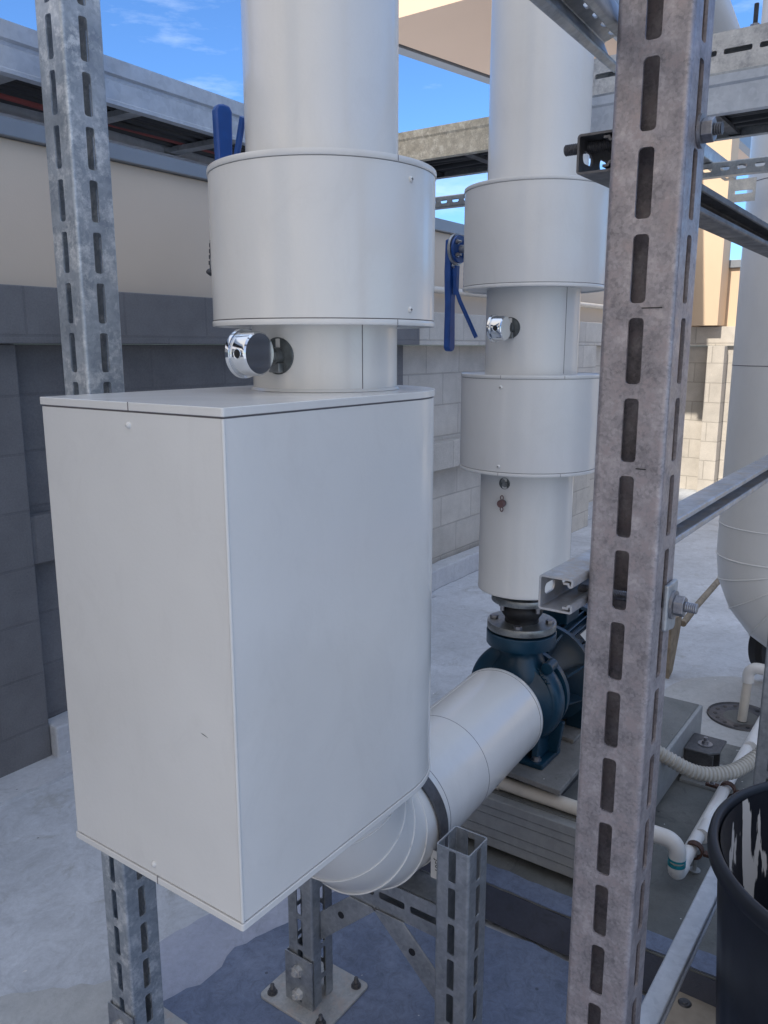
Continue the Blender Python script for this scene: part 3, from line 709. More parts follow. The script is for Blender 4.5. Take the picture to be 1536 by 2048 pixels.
for j in range(len(bounds)):
    for i in range(n): fs.append([j*n+i, j*n+(i+1) % n, (j+1)*n+(i+1) % n, (j+1)*n+i])
m.add(vs, fs); elb = m.build('elbow', 'white', eb, 25)
for s in bounds[1:]:
    pr_ = ring_at(axp(s), axt(s), RE+0.0004, 96); MB().tube(pr_+[pr_[0], pr_[1]], 0.0021, 8, False).build('raised_seam', 'white', elb, 60)
P1 = axp(1.0); XE = 1.905
def atx(x): return P1+DR*((x-P1.x)/DR.x)
hp = MB().cyl(P1, atx(XE), RE, n=128, caps=False).build('horizontal_pipe', 'white', eb, 40)
def rseam(x, r=RE, w=0.0007):
    pr_ = ring_at(atx(x), DR, r, 96); return MB().tube(pr_+[pr_[0], pr_[1]], w, 6, False).build('seam', 'seam', hp, 60)
rseam(1.362); rseam(1.56); rseam(XE-0.014)
MB().lathe([(RE-0.001, -0.0135), (RE+0.0012, -0.013), (RE+0.0018, -0.001), (RE+0.001, 0), (0.03, 0)], atx(XE), DR, 128).build('end_cap', 'white', hp, 50)
side = DR.cross(Vector((0, 0, 1))).normalized()
# longitudinal lap on top
ang = R(62); dvec = Vector((0, 0, 1))*math.sin(ang) - side*(-math.cos(ang)) if False else Vector((0, 0, 1))*math.sin(ang)-side*math.cos(ang)
MB().cyl(atx(1.37)+dvec*RE, atx(XE-0.02)+dvec*RE, 0.0009, n=6).build('seam', 'white', hp, 60)

# -- strap over the pipe
st = thing('pipe_strap', (1.29, 0.915, 0.42), 'flat grey steel saddle strap clamping the white elbow to its beam', 'strap')
cs = atx(1.318); pts = []
for i in range(41):
    a = R(180*i/40); pts.append(cs+side*(0.1315*math.cos(a))+Vector((0, 0, 1))*(0.1315*math.sin(a)))
m = MB(); inner = pts; W_ = 0.017
vs = []; path = [pts[0]-Vector((0, 0, 0.128))]+pts+[pts[-1]-Vector((0, 0, 0.128))]
cen = [cs]*len(path)
for k, p in enumerate(path):
    o_ = (p-cs); o_.z = max(o_.z, 0) if k in (0, len(path)-1) else o_.z
    nrm_ = o_.normalized()
    for dx, dr in ((-W_, 0), (W_, 0), (W_, 0.005), (-W_, 0.005)): vs.append(p+DR*dx+nrm_*dr)
fs = []
for k in range(len(path)-1):
    for q in range(4): fs.append([4*k+q, 4*k+(q+1) % 4, 4*k+4+(q+1) % 4, 4*k+4+q])
fs += [[0, 1, 2, 3], [4*len(path)-4+i for i in (3, 2, 1, 0)]]
m.add(vs, fs); m.build('band', 'steel_dark', st, 40, fix=True)
for sg in (1, -1):
    p = cs+side*(0.134*sg); m = MB(); m.box((p.x-0.012, p.y-0.03 if sg*side.y < 0 else p.y, 0.4205), (p.x+0.012, p.y if sg*side.y < 0 else p.y+0.03, 0.426)); m.build('foot', 'steel_dark', st, 0)

# ================================================================== FAR RISER
far = thing('insulated_riser_pipe', (C2.x, C2.y, 0.87), 'farther white-clad riser pipe with two cylindrical jackets above the pump', 'pipe', 'insulated riser pipes')
lo_ = MB().lathe([(0.05, 0.879), (0.124, 0.879), (0.1275, 0.8775), (0.1285, 0.882), (0.1275, 0.885), (0.1275, 1.228)], C2, n=128).build('lower_pipe', 'white_far', far, 40)
mi_ = MB().lathe([(0.1235, 1.478), (0.1235, 1.70)], C2, n=128).build('middle_pipe', 'white_far', far, 40)
up_ = MB().lathe([(0.1285, 1.945), (0.1285, 3.6)], C2, n=128).build('upper_pipe', 'white_far', far, 40)
vseam(mi_, C2, 0.1235, -112, 1.482, 1.70); vseam(lo_, C2, 0.1275, -64, 0.886, 1.228)
jacket(far, C2, 0.1865, 1.696, 1.951, (), (), 'white_far', 0.12)
jacket(far, C2, 0.1865, 1.223, 1.480, (-178,), (-178, -128), 'white_far', 0.12)
# round cut-out and brown plug on the lower pipe
def surf(c, r, ang, z): return Vector((c.x+r*math.cos(R(ang)), c.y+r*math.sin(R(ang)), z))
def cutout(parent, c, r, ang, z, rad, mat='hole', name='cutout', depth=0.0045):
    d = Vector((math.cos(R(ang)), math.sin(R(ang)), 0)); p = surf(c, r, ang, z)
    k = MB().lathe([(0.0001, -0.0005), (rad*0.93, -0.0005), (rad, 0.0012), (rad*1.0, -0.02)], p+d*0.0, d, 40).build(name, mat, parent, 30)
    return k, p, d
k, p, d = cutout(lo_, C2, 0.1278, 178.3, 1.194, 0.0155)
m = MB(); m.cyl(p-d*0.002+Vector((0, -0.003, -0.002)), p+d*0.005+Vector((0, -0.003, -0.002)), 0.0075, n=18); m.cyl(p+Vector((0, 0.004, 0.006)), p+d*0.003+Vector((0, 0.004, 0.006)), 0.005, n=14); m.build('fitting', 'flange', k, 30)
tp = thing('test_plug', tuple(surf(C2, 0.1275, 177.8, 1.141)), 'small brown capped test plug on the far riser below its lower jacket', 'plug')
p = surf(C2, 0.126, 177.8, 1.141); d = Vector((-1, 0.02, 0)).normalized()
MB().cyl(p, p+d*0.012, 0.0085, n=18).build('stem', 'steel_dark', tp, 30)
MB().lathe([(0.0105, 0.010), (0.0105, 0.020), (0.009, 0.0225), (0.0001, 0.0225)], p, d, 20).build('cap', 'plastic_cap', tp, 40)
for s in (1, -1):
    rg = [p+d*0.012+Vector((0, 0.0, 0.0155*s))+Vector((0, 0.0042*math.cos(a), 0.006*math.sin(a))) for a in [2*math.pi*i/16 for i in range(18)]]
    MB().tube(rg, 0.0014, 6, False).build('loop', 'plastic_cap', tp, 40)

# ---- gauges (dial faces away, towards +Y)
def gauge(name_c, ang, z, c, r, dz, label, rad=0.034, tx=0.012):
    t = thing('dial_thermometer', tuple(surf(c, r, ang, z)), label, 'gauge', 'dial thermometers')
    k, p, d = cutout(t, c, r+0.0004, ang, z, rad*0.86, 'hole', 'escutcheon')
    # fittings inside the cut-out
    m = MB(); m.cyl(p-d*0.006, p+d*0.014, 0.0135, n=24); m.build('socket', 'brass', t, 30)
    m = MB(); m.hexa(p+d*0.012, d, 0.0105, 0.010); m.build('hex_nut', 'brass', t, 30)
    m = MB(); m.box(p+Vector((-0.012, -0.012, -0.026)), p+Vector((0.004, 0.010, -0.011))); m.build('bracket', 'brass', t, 0, 0.001)
    e = p+d*(tx+0.012); m = MB(); m.cyl(p+d*0.018, e+d*0.004, 0.0058, n=18); m.build('stem', 'chrome', t, 30)
    cc = e+d*(rad+0.000)+Vector((0, 0, dz)); ax = Vector((0, 1, 0))
    b = MB().lathe([(0.0001, -0.014), (rad*0.90, -0.014), (rad*0.98, -0.012), (rad, -0.009), (rad, 0.013), (rad*0.985, 0.0135), (rad*0.985, 0.0155), (rad*1.11, 0.0160), (rad*1.12, 0.0185), (rad*1.12, 0.0225), (rad*1.05, 0.0245), (rad*0.9, 0.0245), (rad*0.9, 0.022), (0.0001, 0.022)], cc, ax, 72).build('case', 'chrome', t, 35)
    vd = Vector((-0.74, -0.0, 0.0)); hd = Vector((-1, 0, 0)); hp_ = cc+hd*(rad*1.0)+ax*0.0005
    MB().cyl(hp_-hd*0.002, hp_+hd*0.0006, 0.0062, n=24).build('vent_plug', 'black', b, 30)
    MB().lathe([(0.0062, 0.0), (0.0072, 0.001), (0.0078, 0.0)], hp_, hd, 24).build('vent_ring', 'chrome', b, 60)
    return t
gauge('g', -177.8, 1.536, C1, 0.124, 0.004, 'round chrome dial gauge on the near riser just above the big white box')
gauge('g', 178.8, 1.598, C2, 0.1235, -0.002, 'round chrome dial gauge on the far riser between its two jackets', 0.031, 0.006)

# ---- butterfly-valve levers
def lever(hub, d, label, length=0.30, down=True, lean=0.0):
    """blue valve lever; hub = centre of the notch plate, d = outward axis (away from the jacket)"""
    hub = Vector(hub); d = Vector(d).normalized(); s = Vector((0, 0, -1 if down else 1)); lat = d.cross(s).normalized()
    t = thing('valve_lever', tuple(hub), label, 'lever', 'valve levers')
    MB().cyl(hub-d*0.075, hub+d*0.010, 0.011, n=20).build('spindle', 'steel', t, 30)
    MB().cyl(hub-d*0.004, hub+d*0.004, 0.043, n=40).build('notch_plate', 'steel', t, 30, 0.001)
    MB().cyl(hub-d*0.014, hub-d*0.005, 0.038, n=40).build('mounting_flange', 'blue', t, 30, 0.001)
    for a in (40, 140, 220, 320):
        q = hub-d*0.014+lat*(0.028*math.cos(R(a)))+s*(0.028*math.sin(R(a))); m = MB(); m.hexa(q, -d, 0.007, 0.006); m.cyl(q-d*0.006, q-d*0.016, 0.0035, n=10); m.build('bolt', 'bolt', t, 30)
    o = hub+d*0.010
    prof = [(-0.030, -0.015), (-0.028, 0.015), (0.06, 0.019), (0.11, 0.017), (0.15, 0.014), (length-0.012, 0.017), (length-0.002, 0.012), (length, 0.0), (length-0.002, -0.012), (length-0.012, -0.017), (0.15, -0.014), (0.11, -0.017), (0.06, -0.019)]
    MB().prism(prof, o, s, lat, d*0.020).build('handle', 'blue', t, 20, 0.004)
    # squeeze trigger diverging from the handle
    a = o+s*0.055-d*0.001; b = o+s*(length*0.50)-d*0.024; c = o+s*(length*0.86)-d*0.080-lat*0.002
    m = MB(); m.tube([a, o+s*0.10-d*0.006, b, c], 0.006, 10, True); m.build('trigger', 'blue', t, 40)
    m = MB(); m.prism([(0.045, -0.009), (0.125, -0.006), (0.125, 0.006), (0.045, 0.009)], o-d*0.004, s, lat, -d*0.012); m.build('pivot_lug', 'blue', t, 0, 0.001)
    for q in (0.075, 0.10): MB().cyl(o+d*0.0198+s*q, o+d*0.0206+s*q, 0.0042, n=16).build('pivot_pin', 'black', t, 30)
    m = MB(); m.prism([(0.036, -0.012), (0.047, -0.020), (0.052, -0.012), (0.047, 0.0), (0.052, 0.012), (0.046, 0.020), (0.036, 0.012)], hub, s, lat, d*0.003); m.build('index_tooth', 'steel', t, 0)
    return t
lever((2.085, 1.225, 1.822), (0.05, 1, 0), 'blue squeeze-handle valve lever hanging beside the upper jacket of the far riser', 0.285, True)
lever((1.138, 1.160, 1.703), (0.35, 1, 0), 'blue valve lever standing upright behind the jacket of the near riser', 0.285, False)
# little threaded screw with hooked end behind near jacket
ts = thing('adjuster_screw', (1.165, 1.13, 1.66), 'small dark notched stop screw peeping out left of the near jacket', 'screw')
m = MB()
base_ = Vector((1.15, 1.228, 1.693))
for k in range(4): m.cyl(base_+Vector((0, -0.002, 0.014+0.011*k)), base_+Vector((0, -0.002, 0.021+0.011*k)), 0.0075-0.0008*k, n=14)
m.cyl(base_, base_+Vector((0, -0.004, 0.06)), 0.0048, n=14); m.build('thread', 'steel_dark', ts, 30)
MB().tube([base_+Vector((0, -0.01, 0.0)), base_+Vector((0, 0.004, -0.001)), base_+Vector((0, 0.010, 0.003))], 0.0058, 12).build('hook', 'steel_dark', ts, 40)

# ================================================================== EXPANSION JOINT + PUMP
xj = thing('rubber_expansion_joint', (C2.x, C2.y, 0.757), 'black rubber bellows joint between two bolted steel flanges under the far riser', 'expansion joint')
MB().lathe([(0.045, 0.857), (0.088, 0.857), (0.0885, 0.856), (0.0885, 0.840), (0.088, 0.839), (0.045, 0.839)], C2, n=96).build('upper_flange', 'flange', xj, 35)
MB().lathe([(0.047, 0.839), (0.050, 0.832), (0.058, 0.822), (0.0605, 0.812), (0.058, 0.802), (0.051, 0.792), (0.048, 0.785), (0.049, 0.777)], C2, n=96).build('bellows', 'rubber', xj, 60)
MB().lathe([(0.045, 0.777), (0.098, 0.777), (0.0985, 0.776), (0.0985, 0.758), (0.098, 0.757), (0.045, 0.757)], C2, n=96).build('lower_flange', 'flange', xj, 35)
for k in range(8):
    a = R(18+45*k); d = Vector((math.cos(a), math.sin(a), 0))
    q = Vector((C2.x, C2.y, 0))+d*0.080
    if k % 2 == 0 or True:
        if k in (0, 2, 4, 6):
            m = MB(); m.hexa(q+Vector((0, 0, 0.777)), (0, 0, 1), 0.0125, 0.009); m.build('bolt', 'bolt', xj, 0, 0.001)
            m = MB(); m.hexa(q+Vector((0, 0, 0.722)), (0, 0, -1), 0.0115, 0.009); m.build('bolt', 'bolt', xj, 0)
    if k in (1, 3, 5, 7):
        q2 = Vector((C2.x, C2.y, 0))+d*0.070; m = MB(); m.hexa(q2+Vector((0, 0, 0.839)), (0, 0, -1), 0.010, 0.008); m.cyl(q2+Vector((0, 0, 0.831)), q2+Vector((0, 0, 0.818)), 0.006, n=12); m.build('bolt', 'bolt', xj, 30)

pm = thing('pump', (2.1, 0.966, 0.36), 'dark teal end-suction pump with finned motor between the white pipe and the tall post', 'pump')
AX = Vector((1, 0.063, 0)).normalized(); PC = Vector((2.05, 0.966, ZP))
# suction flange and nozzle
MB().cyl(PC-AX*0.145, PC-AX*0.122, 0.100, n=64).build('suction_flange', 'teal', pm, 35, 0.002)
MB().lathe([(0.060, -0.125), (0.058, -0.10), (0.068, -0.075), (0.095, -0.055), (0.118, -0.045)], PC, AX, 64).build('suction_nozzle', 'teal', pm, 60)
# volute: spiral radius, rounded section
U_, V_ = Vector((0, 0, 1)), AX.cross(Vector((0, 0, 1)))
vs = []; fs = []; NV = 96; prof = 17
for i in range(NV+1):
    th = 2*math.pi*i/NV; grow = 0.128+0.034*((th/(2*math.pi)))
    dirv = U_*math.cos(th)+V_*math.sin(th)
    for j in range(prof):
        ph = math.pi*j/(prof-1)-math.pi/2
        hw = 0.034+0.016*(th/(2*math.pi))
        rr = 0.095+(grow-0.095)*max(0.0, math.cos(ph))**0.6 if 0 < j < prof-1 else 0.07
        vs.append(PC+dirv*rr+AX*(hw*math.sin(ph)))
for i in range(NV):
    for j in range(prof-1): fs.append([i*prof+j, i*prof+j+1, (i+1)*prof+j+1, (i+1)*prof+j])
vol = MB().add(vs, fs); vol.cyl(PC-AX*0.049, PC-AX*0.040, 0.105, n=64); vol.cyl(PC+AX*0.035, PC+AX*0.055, 0.135, n=64)
vo_ = vol.build('volute', 'teal', pm, 50, fix=True)
# boss with cast letters area and lifting rib
bp = PC+U_*0.112+V_*(-0.095 if (PC+V_).y > PC.y else 0.095)-AX*0.020
MB().cyl(bp-AX*0.018, bp+AX*0.03, 0.017, n=24).build('tapping_boss', 'teal', vo_, 35, 0.002)
fc = bpy.data.curves.new('cast_text', 'FONT'); fc.body = 'CSHX'; fc.size = 0.024; fc.extrude = 0.0012; fc.align_x = 'CENTER'; fc.align_y = 'CENTER'
fo = bpy.data.objects.new('cast_src', fc); COL.objects.link(fo)
me = bpy.data.meshes.new_from_object(fo.evaluated_get(bpy.context.evaluated_depsgraph_get())); bpy.data.objects.remove(fo)
rv = (-V_ if V_.y > 0 else V_)       # towards -Y
rad = (U_*0.72+rv*0.69).normalized(); tan = (rv*0.72-U_*0.69).normalized()
cpos = PC+rad*0.116-AX*0.0375
for v in me.vertices:
    c = v.co.copy(); v.co = (tan*c.x+rad*c.y-AX*c.z+cpos)-Vector(ORG[pm.name])
me.materials.append(M['teal']); co = bpy.data.objects.new('cast_lettering', me); COL.objects.link(co); co.parent = vo_
# discharge neck + flange
MB().lathe([(0.085, 0.60), (0.080, 0.64), (0.064, 0.675), (0.060, 0.69), (0.064, 0.70), (0.098, 0.7105)], C2, n=64).build('discharge_neck', 'teal', pm, 60)
MB().lathe([(0.05, 0.7105), (0.0985, 0.7105), (0.100, 0.713), (0.100, 0.748), (0.0985, 0.7495), (0.05, 0.7495)], C2, n=96).build('discharge_flange', 'teal', pm, 40)
MB().cyl((C2.x, C2.y, 0.7496), (C2.x, C2.y, 0.7569), 0.070, n=64).build('gasket', 'rubber', pm, 35)
# feet
for sg in (-1, 1):
    f_ = MB(); fy = 0.905 if sg < 0 else 1.040
    f_.box((1.995, fy-0.045, 0.361), (2.125, fy+0.045, 0.377))
    yo = fy-0.010
    f_.prism([(-0.045, 0), (0.045, 0), (0.040, 0.10), (0.055, 0.13), (-0.055, 0.13), (-0.03, 0.10)], (2.055, yo-0.012, 0.377), (1, 0, 0), (0, 0, 1), (0, 0.02, 0))
    f_.prism([(-0.040, 0), (0.040, 0), (0.055, 0.10), (-0.055, 0.10)], (2.085, yo, 0.377), (0, 1, 0), (0, 0, 1), (0.018, 0, 0))
    fo_ = f_.build('foot', 'teal', pm, 0, 0.003)
    bolt(fo_, (2.018, fy-0.015, 0.377), (0, 0, 1), 0.010, shaft=0.008)
# bell housing and motor
MB().lathe([(0.135, 0.055), (0.120, 0.075), (0.085, 0.10), (0.080, 0.155), (0.120, 0.185), (0.150, 0.19), (0.158, 0.192), (0.158, 0.212), (0.150, 0.214)], PC, AX, 96).build('bell_housing', 'teal_dark', pm, 35)
for a in range(0, 360, 45):
    dv = U_*math.cos(R(a+22))+V_*math.sin(R(a+22)); o = PC+AX*0.095+dv*0.075; tv = AX.cross(dv)
    MB().prism([(0, 0), (0, 0.045), (0.095, 0.075), (0.095, 0.0)], o, AX, dv, tv*0.007).build('rib', 'teal_dark', pm, 0, 0.001)
mo = MB().lathe([(0.0001, 0.50), (0.09, 0.50), (0.115, 0.49), (0.118, 0.47), (0.118, 0.214), (0.02, 0.214)], PC, AX, 72).build('motor', 'teal_dark', pm, 35)
fin = MB()
for k in range(44):
    th = 2*math.pi*k/44; dv = U_*math.cos(th)+V_*math.sin(th); tv = AX.cross(dv)
    fin.prism([(0.222, 0.116), (0.222, 0.140), (0.462, 0.140), (0.466, 0.116)], PC-tv*0.0016, AX, dv, tv*0.0032)
fin.build('cooling_fins', 'teal_dark', mo, 0)
MB().lathe([(0.138, 0.46), (0.148, 0.465), (0.148, 0.56), (0.130, 0.58), (0.02, 0.582)], PC, AX, 64).build('fan_cowl', 'teal_dark', mo, 35)
tb = PC+AX*0.33+U_*0.135
MB().box((tb.x-0.05, tb.y-0.045, tb.z), (tb.x+0.05, tb.y+0.045, tb.z+0.045)).build('terminal_box', 'teal_dark', mo, 0, 0.004)
npos = PC+AX*0.300+rv*0.1+U_*0.103
MB().prism([(-0.03, -0.018), (0.03, -0.018), (0.03, 0.018), (-0.03, 0.018)], npos, AX, (U_-rv).normalized(), (U_+rv).normalized()*0.002).build('name_plate', 'chrome', mo, 0)

# base plate, skid
bpz = 0.345
sb = thing('pump_base_plate', (2.3, 0.96, 0.28), 'dusty grey steel plate on packers directly under the teal pump', 'base plate')
m = MB(); m.prism([(1.925, 0.775), (1.952, 1.165), (2.72, 1.165), (2.72, 0.80)], (0, 0, bpz), (1, 0, 0), (0, 1, 0), (0, 0, 0.0155)); m.build('plate', 'plate', sb, 0, 0.002)
for yy in (0.83, 1.09): MB().box((1.985, yy-0.02, 0.2835), (2.66, yy+0.02, bpz-0.0005)).build('packer', 'steel_dark', sb, 0)
MB().prism([(2.20, 0.85), (2.22, 1.09), (2.60, 1.09), (2.60, 0.85)], (0, 0, 0.3615), (1, 0, 0), (0, 1, 0), (0, 0, 0.012)).build('motor_shim', 'plate', sb, 0, 0.002)
for yy in (0.88, 1.05): MB().box((2.28, yy-0.03, 0.374), (2.52, yy+0.03, 0.440)).build('motor_foot', 'teal_dark', sb, 0, 0.003)
SKX0, SKX1, SKY0, SKY1, SKZ0, SKZ1 = 1.902, 2.90, 0.640, 1.29, 0.128, 0.280
sk = thing('inertia_base', (2.4, 0.97, SKZ0), 'long grey channel-edged inertia base carrying the pump above the cement pad', 'inertia base')
fr = MB(); fr.box((SKX0, SKY0, SKZ0), (SKX1, SKY1, SKZ1)); fr.build('frame', 'skid', sk, 0, 0.003)
m = MB()
for z in (0.158, 0.186, 0.228, 0.252): m.box((SKX0-0.0012, SKY0+0.001, z), (SKX0+0.001, SKY1-0.001, z+0.0016))
m.build('pressed_line', 'flange', sk, 0)
MB().box((SKX0+0.03, SKY0+0.012, SKZ1+0.0005), (SKX1-0.012, SKY1-0.012, SKZ1+0.003)).build('concrete_fill', 'pad', sk, 0)
for xx in (2.0, 2.75):
    for yy in (SKY0+0.08, SKY1-0.08): MB().cyl((xx, yy, PADZ+0.001), (xx, yy, SKZ0-0.0005), 0.04, n=20).build('spring_mount', 'rubber', sk, 30)
# spring isolator bracket
ib = thing('isolator_bracket', (2.73, 0.585, PADZ), 'dark steel spring-isolator bracket with washer and nut beside the inertia base', 'bracket')
m = MB(); m.prism([(2.665, 0.639), (2.665, 0.560), (2.700, 0.530), (2.80, 0.530), (2.80, 0.639)], (0, 0, 0.205), (1, 0, 0), (0, 1, 0), (0, 0, 0.010)); m.build('top_plate', 'steel_dark', ib, 0, 0.003)
MB().box((2.675, 0.632, PADZ+0.012), (2.79, 0.6385, 0.2045)).build('back_plate', 'steel_dark', ib, 0)
MB().box((2.672, 0.545, PADZ+0.012), (2.682, 0.631, 0.2045)).build('side_cheek', 'steel_dark', ib, 0)
MB().box((2.780, 0.545, PADZ+0.012), (2.790, 0.631, 0.2045)).build('side_cheek', 'steel_dark', ib, 0)
MB().cyl((2.73, 0.585, PADZ+0.012), (2.73, 0.585, 0.2045), 0.030, n=24).build('spring', 'steel_dark', ib, 30)
MB().box((2.64, 0.515, PADZ+0.0005), (2.82, 0.639, PADZ+0.0115)).build('foot_plate', 'skid', ib, 0, 0.001)
m = MB(); m.cyl((2.73, 0.585, 0.2155), (2.73, 0.585, 0.218), 0.024, n=30); m.hexa((2.73, 0.585, 0.218), (0, 0, 1), 0.012, 0.010); m.cyl((2.73, 0.585, 0.228), (2.73, 0.585, 0.240), 0.007, n=14); m.build('nut', 'bolt', ib, 30)
for yy in (0.53,): bolt(ib, (2.66, 0.545, PADZ+0.012), (0, 0, 1), 0.008, shaft=0.006)
# corner bracket under the skid seen right of the tall post
cb_ = thing('skid_corner_bracket', (2.02, 0.60, PADZ), 'dark grey angle bracket at the near corner of the inertia base', 'bracket')
MB().prism([(2.0, 0.6395), (2.0, 0.575), (2.09, 0.575), (2.09, 0.6395)], (0, 0, 0.215), (1, 0, 0), (0, 1, 0), (0, 0, 0.008)).build('top_plate', 'skid', cb_, 0, 0.002)
MB().box((2.004, 0.585, PADZ+0.001), (2.012, 0.6385, 0.2145)).build('web', 'skid', cb_, 0)
MB().box((2.012, 0.6305, PADZ+0.001), (2.086, 0.6385, 0.2145)).build('back_plate', 'skid', cb_, 0)

# ================================================================== PVC PIPEWORK
def arc3(c, a, b, r, n=10):
    """quarter bend from c+a*r... centre c, unit vectors a->b"""
    c = Vector(c); a = Vector(a); b = Vector(b); return [c+a*(r*math.cos(math.pi/2*i/n))+b*(r*math.sin(math.pi/2*i/n)) for i in range(n+1)]
pl = thing('drain_pipe', (2.5, 0.47, 0.16), 'long white PVC drain pipe running over the cement pad with rusty clamps', 'pipe')
PR = 0.0185; PY = 0.47; PZ = 0.165
MB().cyl((2.055, PY+0.010, PZ), (3.46, PY+0.012, PZ-0.015), PR, n=28).build('pipe', 'pvc', pl, 35)
for xa, xb in ((2.25, 2.32), (2.90, 2.95)): MB().cyl((xa, PY, PZ), (xb, PY, PZ), PR+0.004, n=28).build('coupling', 'pvc', pl, 35)
for xx in (2.17, 2.56):
    m = MB(); m.lathe([(PR+0.001, -0.010), (PR+0.006, -0.010), (PR+0.006, 0.010), (PR+0.001, 0.010)], (xx, PY, PZ), (1, 0, 0), 28, closed=True)
    for s in (1, -1): m.box((xx-0.010, PY+s*0.046-0.020, PZ-0.004), (xx+0.010, PY+s*0.046+0.020, PZ+0.004))
    c = m.build('clamp', 'rust', pl, 30)
    for s in (1, -1): b = bolt(c, (xx, PY+s*0.048, PZ+0.004), (0, 0, 1), 0.006, shaft=0.006, shaft_r=0.0035)
    m = MB(); m.cyl((xx, PY-0.005, PADZ+0.001), (xx, PY-0.005, PZ-PR), 0.006, n=12); m.cyl((xx, PY-0.005, PADZ+0.001), (xx, PY-0.005, PADZ+0.006), 0.016, n=20); m.build('stand', 'steel', pl, 30)
# U connection: from the base to long pipe
ZU = 0.262; xu = 2.03
yA = 0.55; dn = Vector((0, 0, -1))
up_pts = [Vector((xu, 0.63, ZU)), Vector((xu, 0.535, ZU))]
dp = thing('trap_elbow', (xu, 0.5, PZ), 'white PVC double elbow with teal cement dropping from the base to the drain pipe', 'pipe fitting')
MB().cyl((xu, 0.638, ZU), (xu, 0.545, ZU), PR, n=24).build('stub', 'glue', dp, 35)
bend = arc3((xu, 0.515, ZU-0.034), (0, 0, 1), (0, -1, 0), 0.034)
xe = [Vector((xu, 0.548, ZU)), Vector((xu, 0.53, ZU))]+[Vector(p) for p in bend]+[Vector((xu, 0.481, ZU-0.048))]
MB().tube(xe, PR+0.004, 24).build('elbow', 'pvc', dp, 40)
MB().cyl((xu, 0.481, ZU-0.046), (xu, 0.481, ZU-0.052), PR+0.0045, n=24).build('cement_ring', 'glue', dp, 35)
MB().cyl((xu, 0.481, ZU-0.050), (xu, 0.481, ZU-0.066), PR, n=24).build('stub', 'pvc_old', dp, 35)
MB().cyl((xu, 0.481, ZU-0.060), (xu, 0.481, ZU-0.068), PR+0.0048, n=24).build('cement_ring', 'glue', dp, 35)
b2 = [Vector((xu, 0.481, ZU-0.062)), Vector((xu, 0.481, 0.190))]+[Vector((xu+0.025-0.025*math.cos(a), 0.481, 0.190-0.025*math.sin(a))) for a in [math.pi/2*i/8 for i in range(1, 9)]]+[Vector((xu+0.050, 0.480, 0.165))]
# shift lower bend so it meets the long pipe
MB().tube(b2, PR+0.004, 24).build('elbow', 'pvc', dp, 40)
# short cream pvc under the base plate
cpipe = thing('cross_pipe', (1.93, 0.9, 0.30), 'cream PVC pipe lying along the near edge of the inertia base', 'pipe')
MB().cyl((1.958, 1.25, 0.3055), (1.958, 0.66, 0.3055), 0.0195, n=24).build('pipe', 'pvc_old', cpipe, 35)
MB().cyl((1.958, 1.06, 0.3055), (1.958, 0.972, 0.3055), 0.0235, n=24).build('coupling', 'pvc_old', cpipe, 35)
# drain with vertical pipe
dr = thing('floor_drain', (3.50, 0.615, 0), 'round dark perforated floor drain ring set in the concrete', 'drain')
m = MB().lathe([(0.075, 0.006), (0.128, 0.006), (0.135, 0.012), (0.138, 0.0045), (0.07, 0.0045)], drc, n=64, closed=True); m.build('ring', 'steel_dark', dr, 30)
MB().cyl((drc.x, drc.y, 0.0042), (drc.x, drc.y, 0.0048), 0.076, n=48).build('bowl', 'pad', dr, 0)
m = MB()
for k in range(14):
    a = 2*math.pi*k/14; c = drc+Vector((0.104*math.cos(a), 0.104*math.sin(a), 0.0)); m.cyl(c+Vector((0, 0, 0.0065)), c+Vector((0, 0, 0.0073)), 0.009, n=12)
m.build('perforations', 'black', dr, 0)
vp = thing('condensate_pipe', (3.50, 0.60, 0.01), 'thin white PVC pipe with an elbow standing in the floor drain', 'pipe')
vb = Vector((3.46, 0.605, 0.006))
MB().cyl(vb, vb+Vector((0.03, -0.004, 0.175)), 0.0185, n=24).build('pipe', 'pvc_old', vp, 35)
top_ = vb+Vector((0.03, -0.004, 0.165))
MB().tube([top_, top_+Vector((0, 0, 0.03))]+[top_+Vector((0, -0.038+0.038*math.cos(a), 0.03+0.038*math.sin(a))) for a in [math.pi/2*i/8 for i in range(1, 9)]]+[top_+Vector((0, -0.06, 0.068))], 0.0235, 24).build('elbow', 'pvc', vp, 40)
MB().cyl(top_+Vector((0, -0.06, 0.068)), top_+Vector((0, -0.5, 0.068)), 0.0185, n=20).build('pipe', 'pvc', vp, 35)
# flexible corrugated conduit
def catmull(P, k=14):
    P = [Vector(p) for p in P]; out = []
    Q = [P[0]*2-P[1]]+P+[P[-1]*2-P[-2]]
    for i in range(1, len(Q)-2):
        a, b, c, d = Q[i-1:i+3]
        for j in range(k):
            t_ = j/k; out.append(0.5*((2*b)+(c-a)*t_+(2*a-5*b+4*c-d)*t_*t_+(-a+3*b-3*c+d)*t_**3))
    out.append(P[-1]); return out
cp = catmull([(2.36, 0.85, 0.36), (2.41, 0.67, 0.305), (2.455, 0.55, 0.248), (2.53, 0.465, 0.240), (2.63, 0.41, 0.262), (2.76, 0.33, 0.33)], 60)
# resample to even steps
L = [0]
for i in range(1, len(cp)): L.append(L[-1]+(cp[i]-cp[i-1]).length)
stp = 0.0032; N = int(L[-1]/stp); pp = []; j = 0
for i in range(N+1):
    s_ = i*stp
    while j < len(L)-2 and L[j+1] < s_: j += 1
    f_ = (s_-L[j])/max(1e-9, L[j+1]-L[j]); pp.append(cp[j].lerp(cp[j+1], f_))
m = MB().tube(pp, 0.022, 20, True, lambda i: 0.0235 if (i % 4) in (1, 2) else 0.0205)
tag(m.build('flexible_conduit', 'conduit', None, 25), 'ribbed grey-beige flexible conduit sagging between the pump base and the right post', 'conduit')
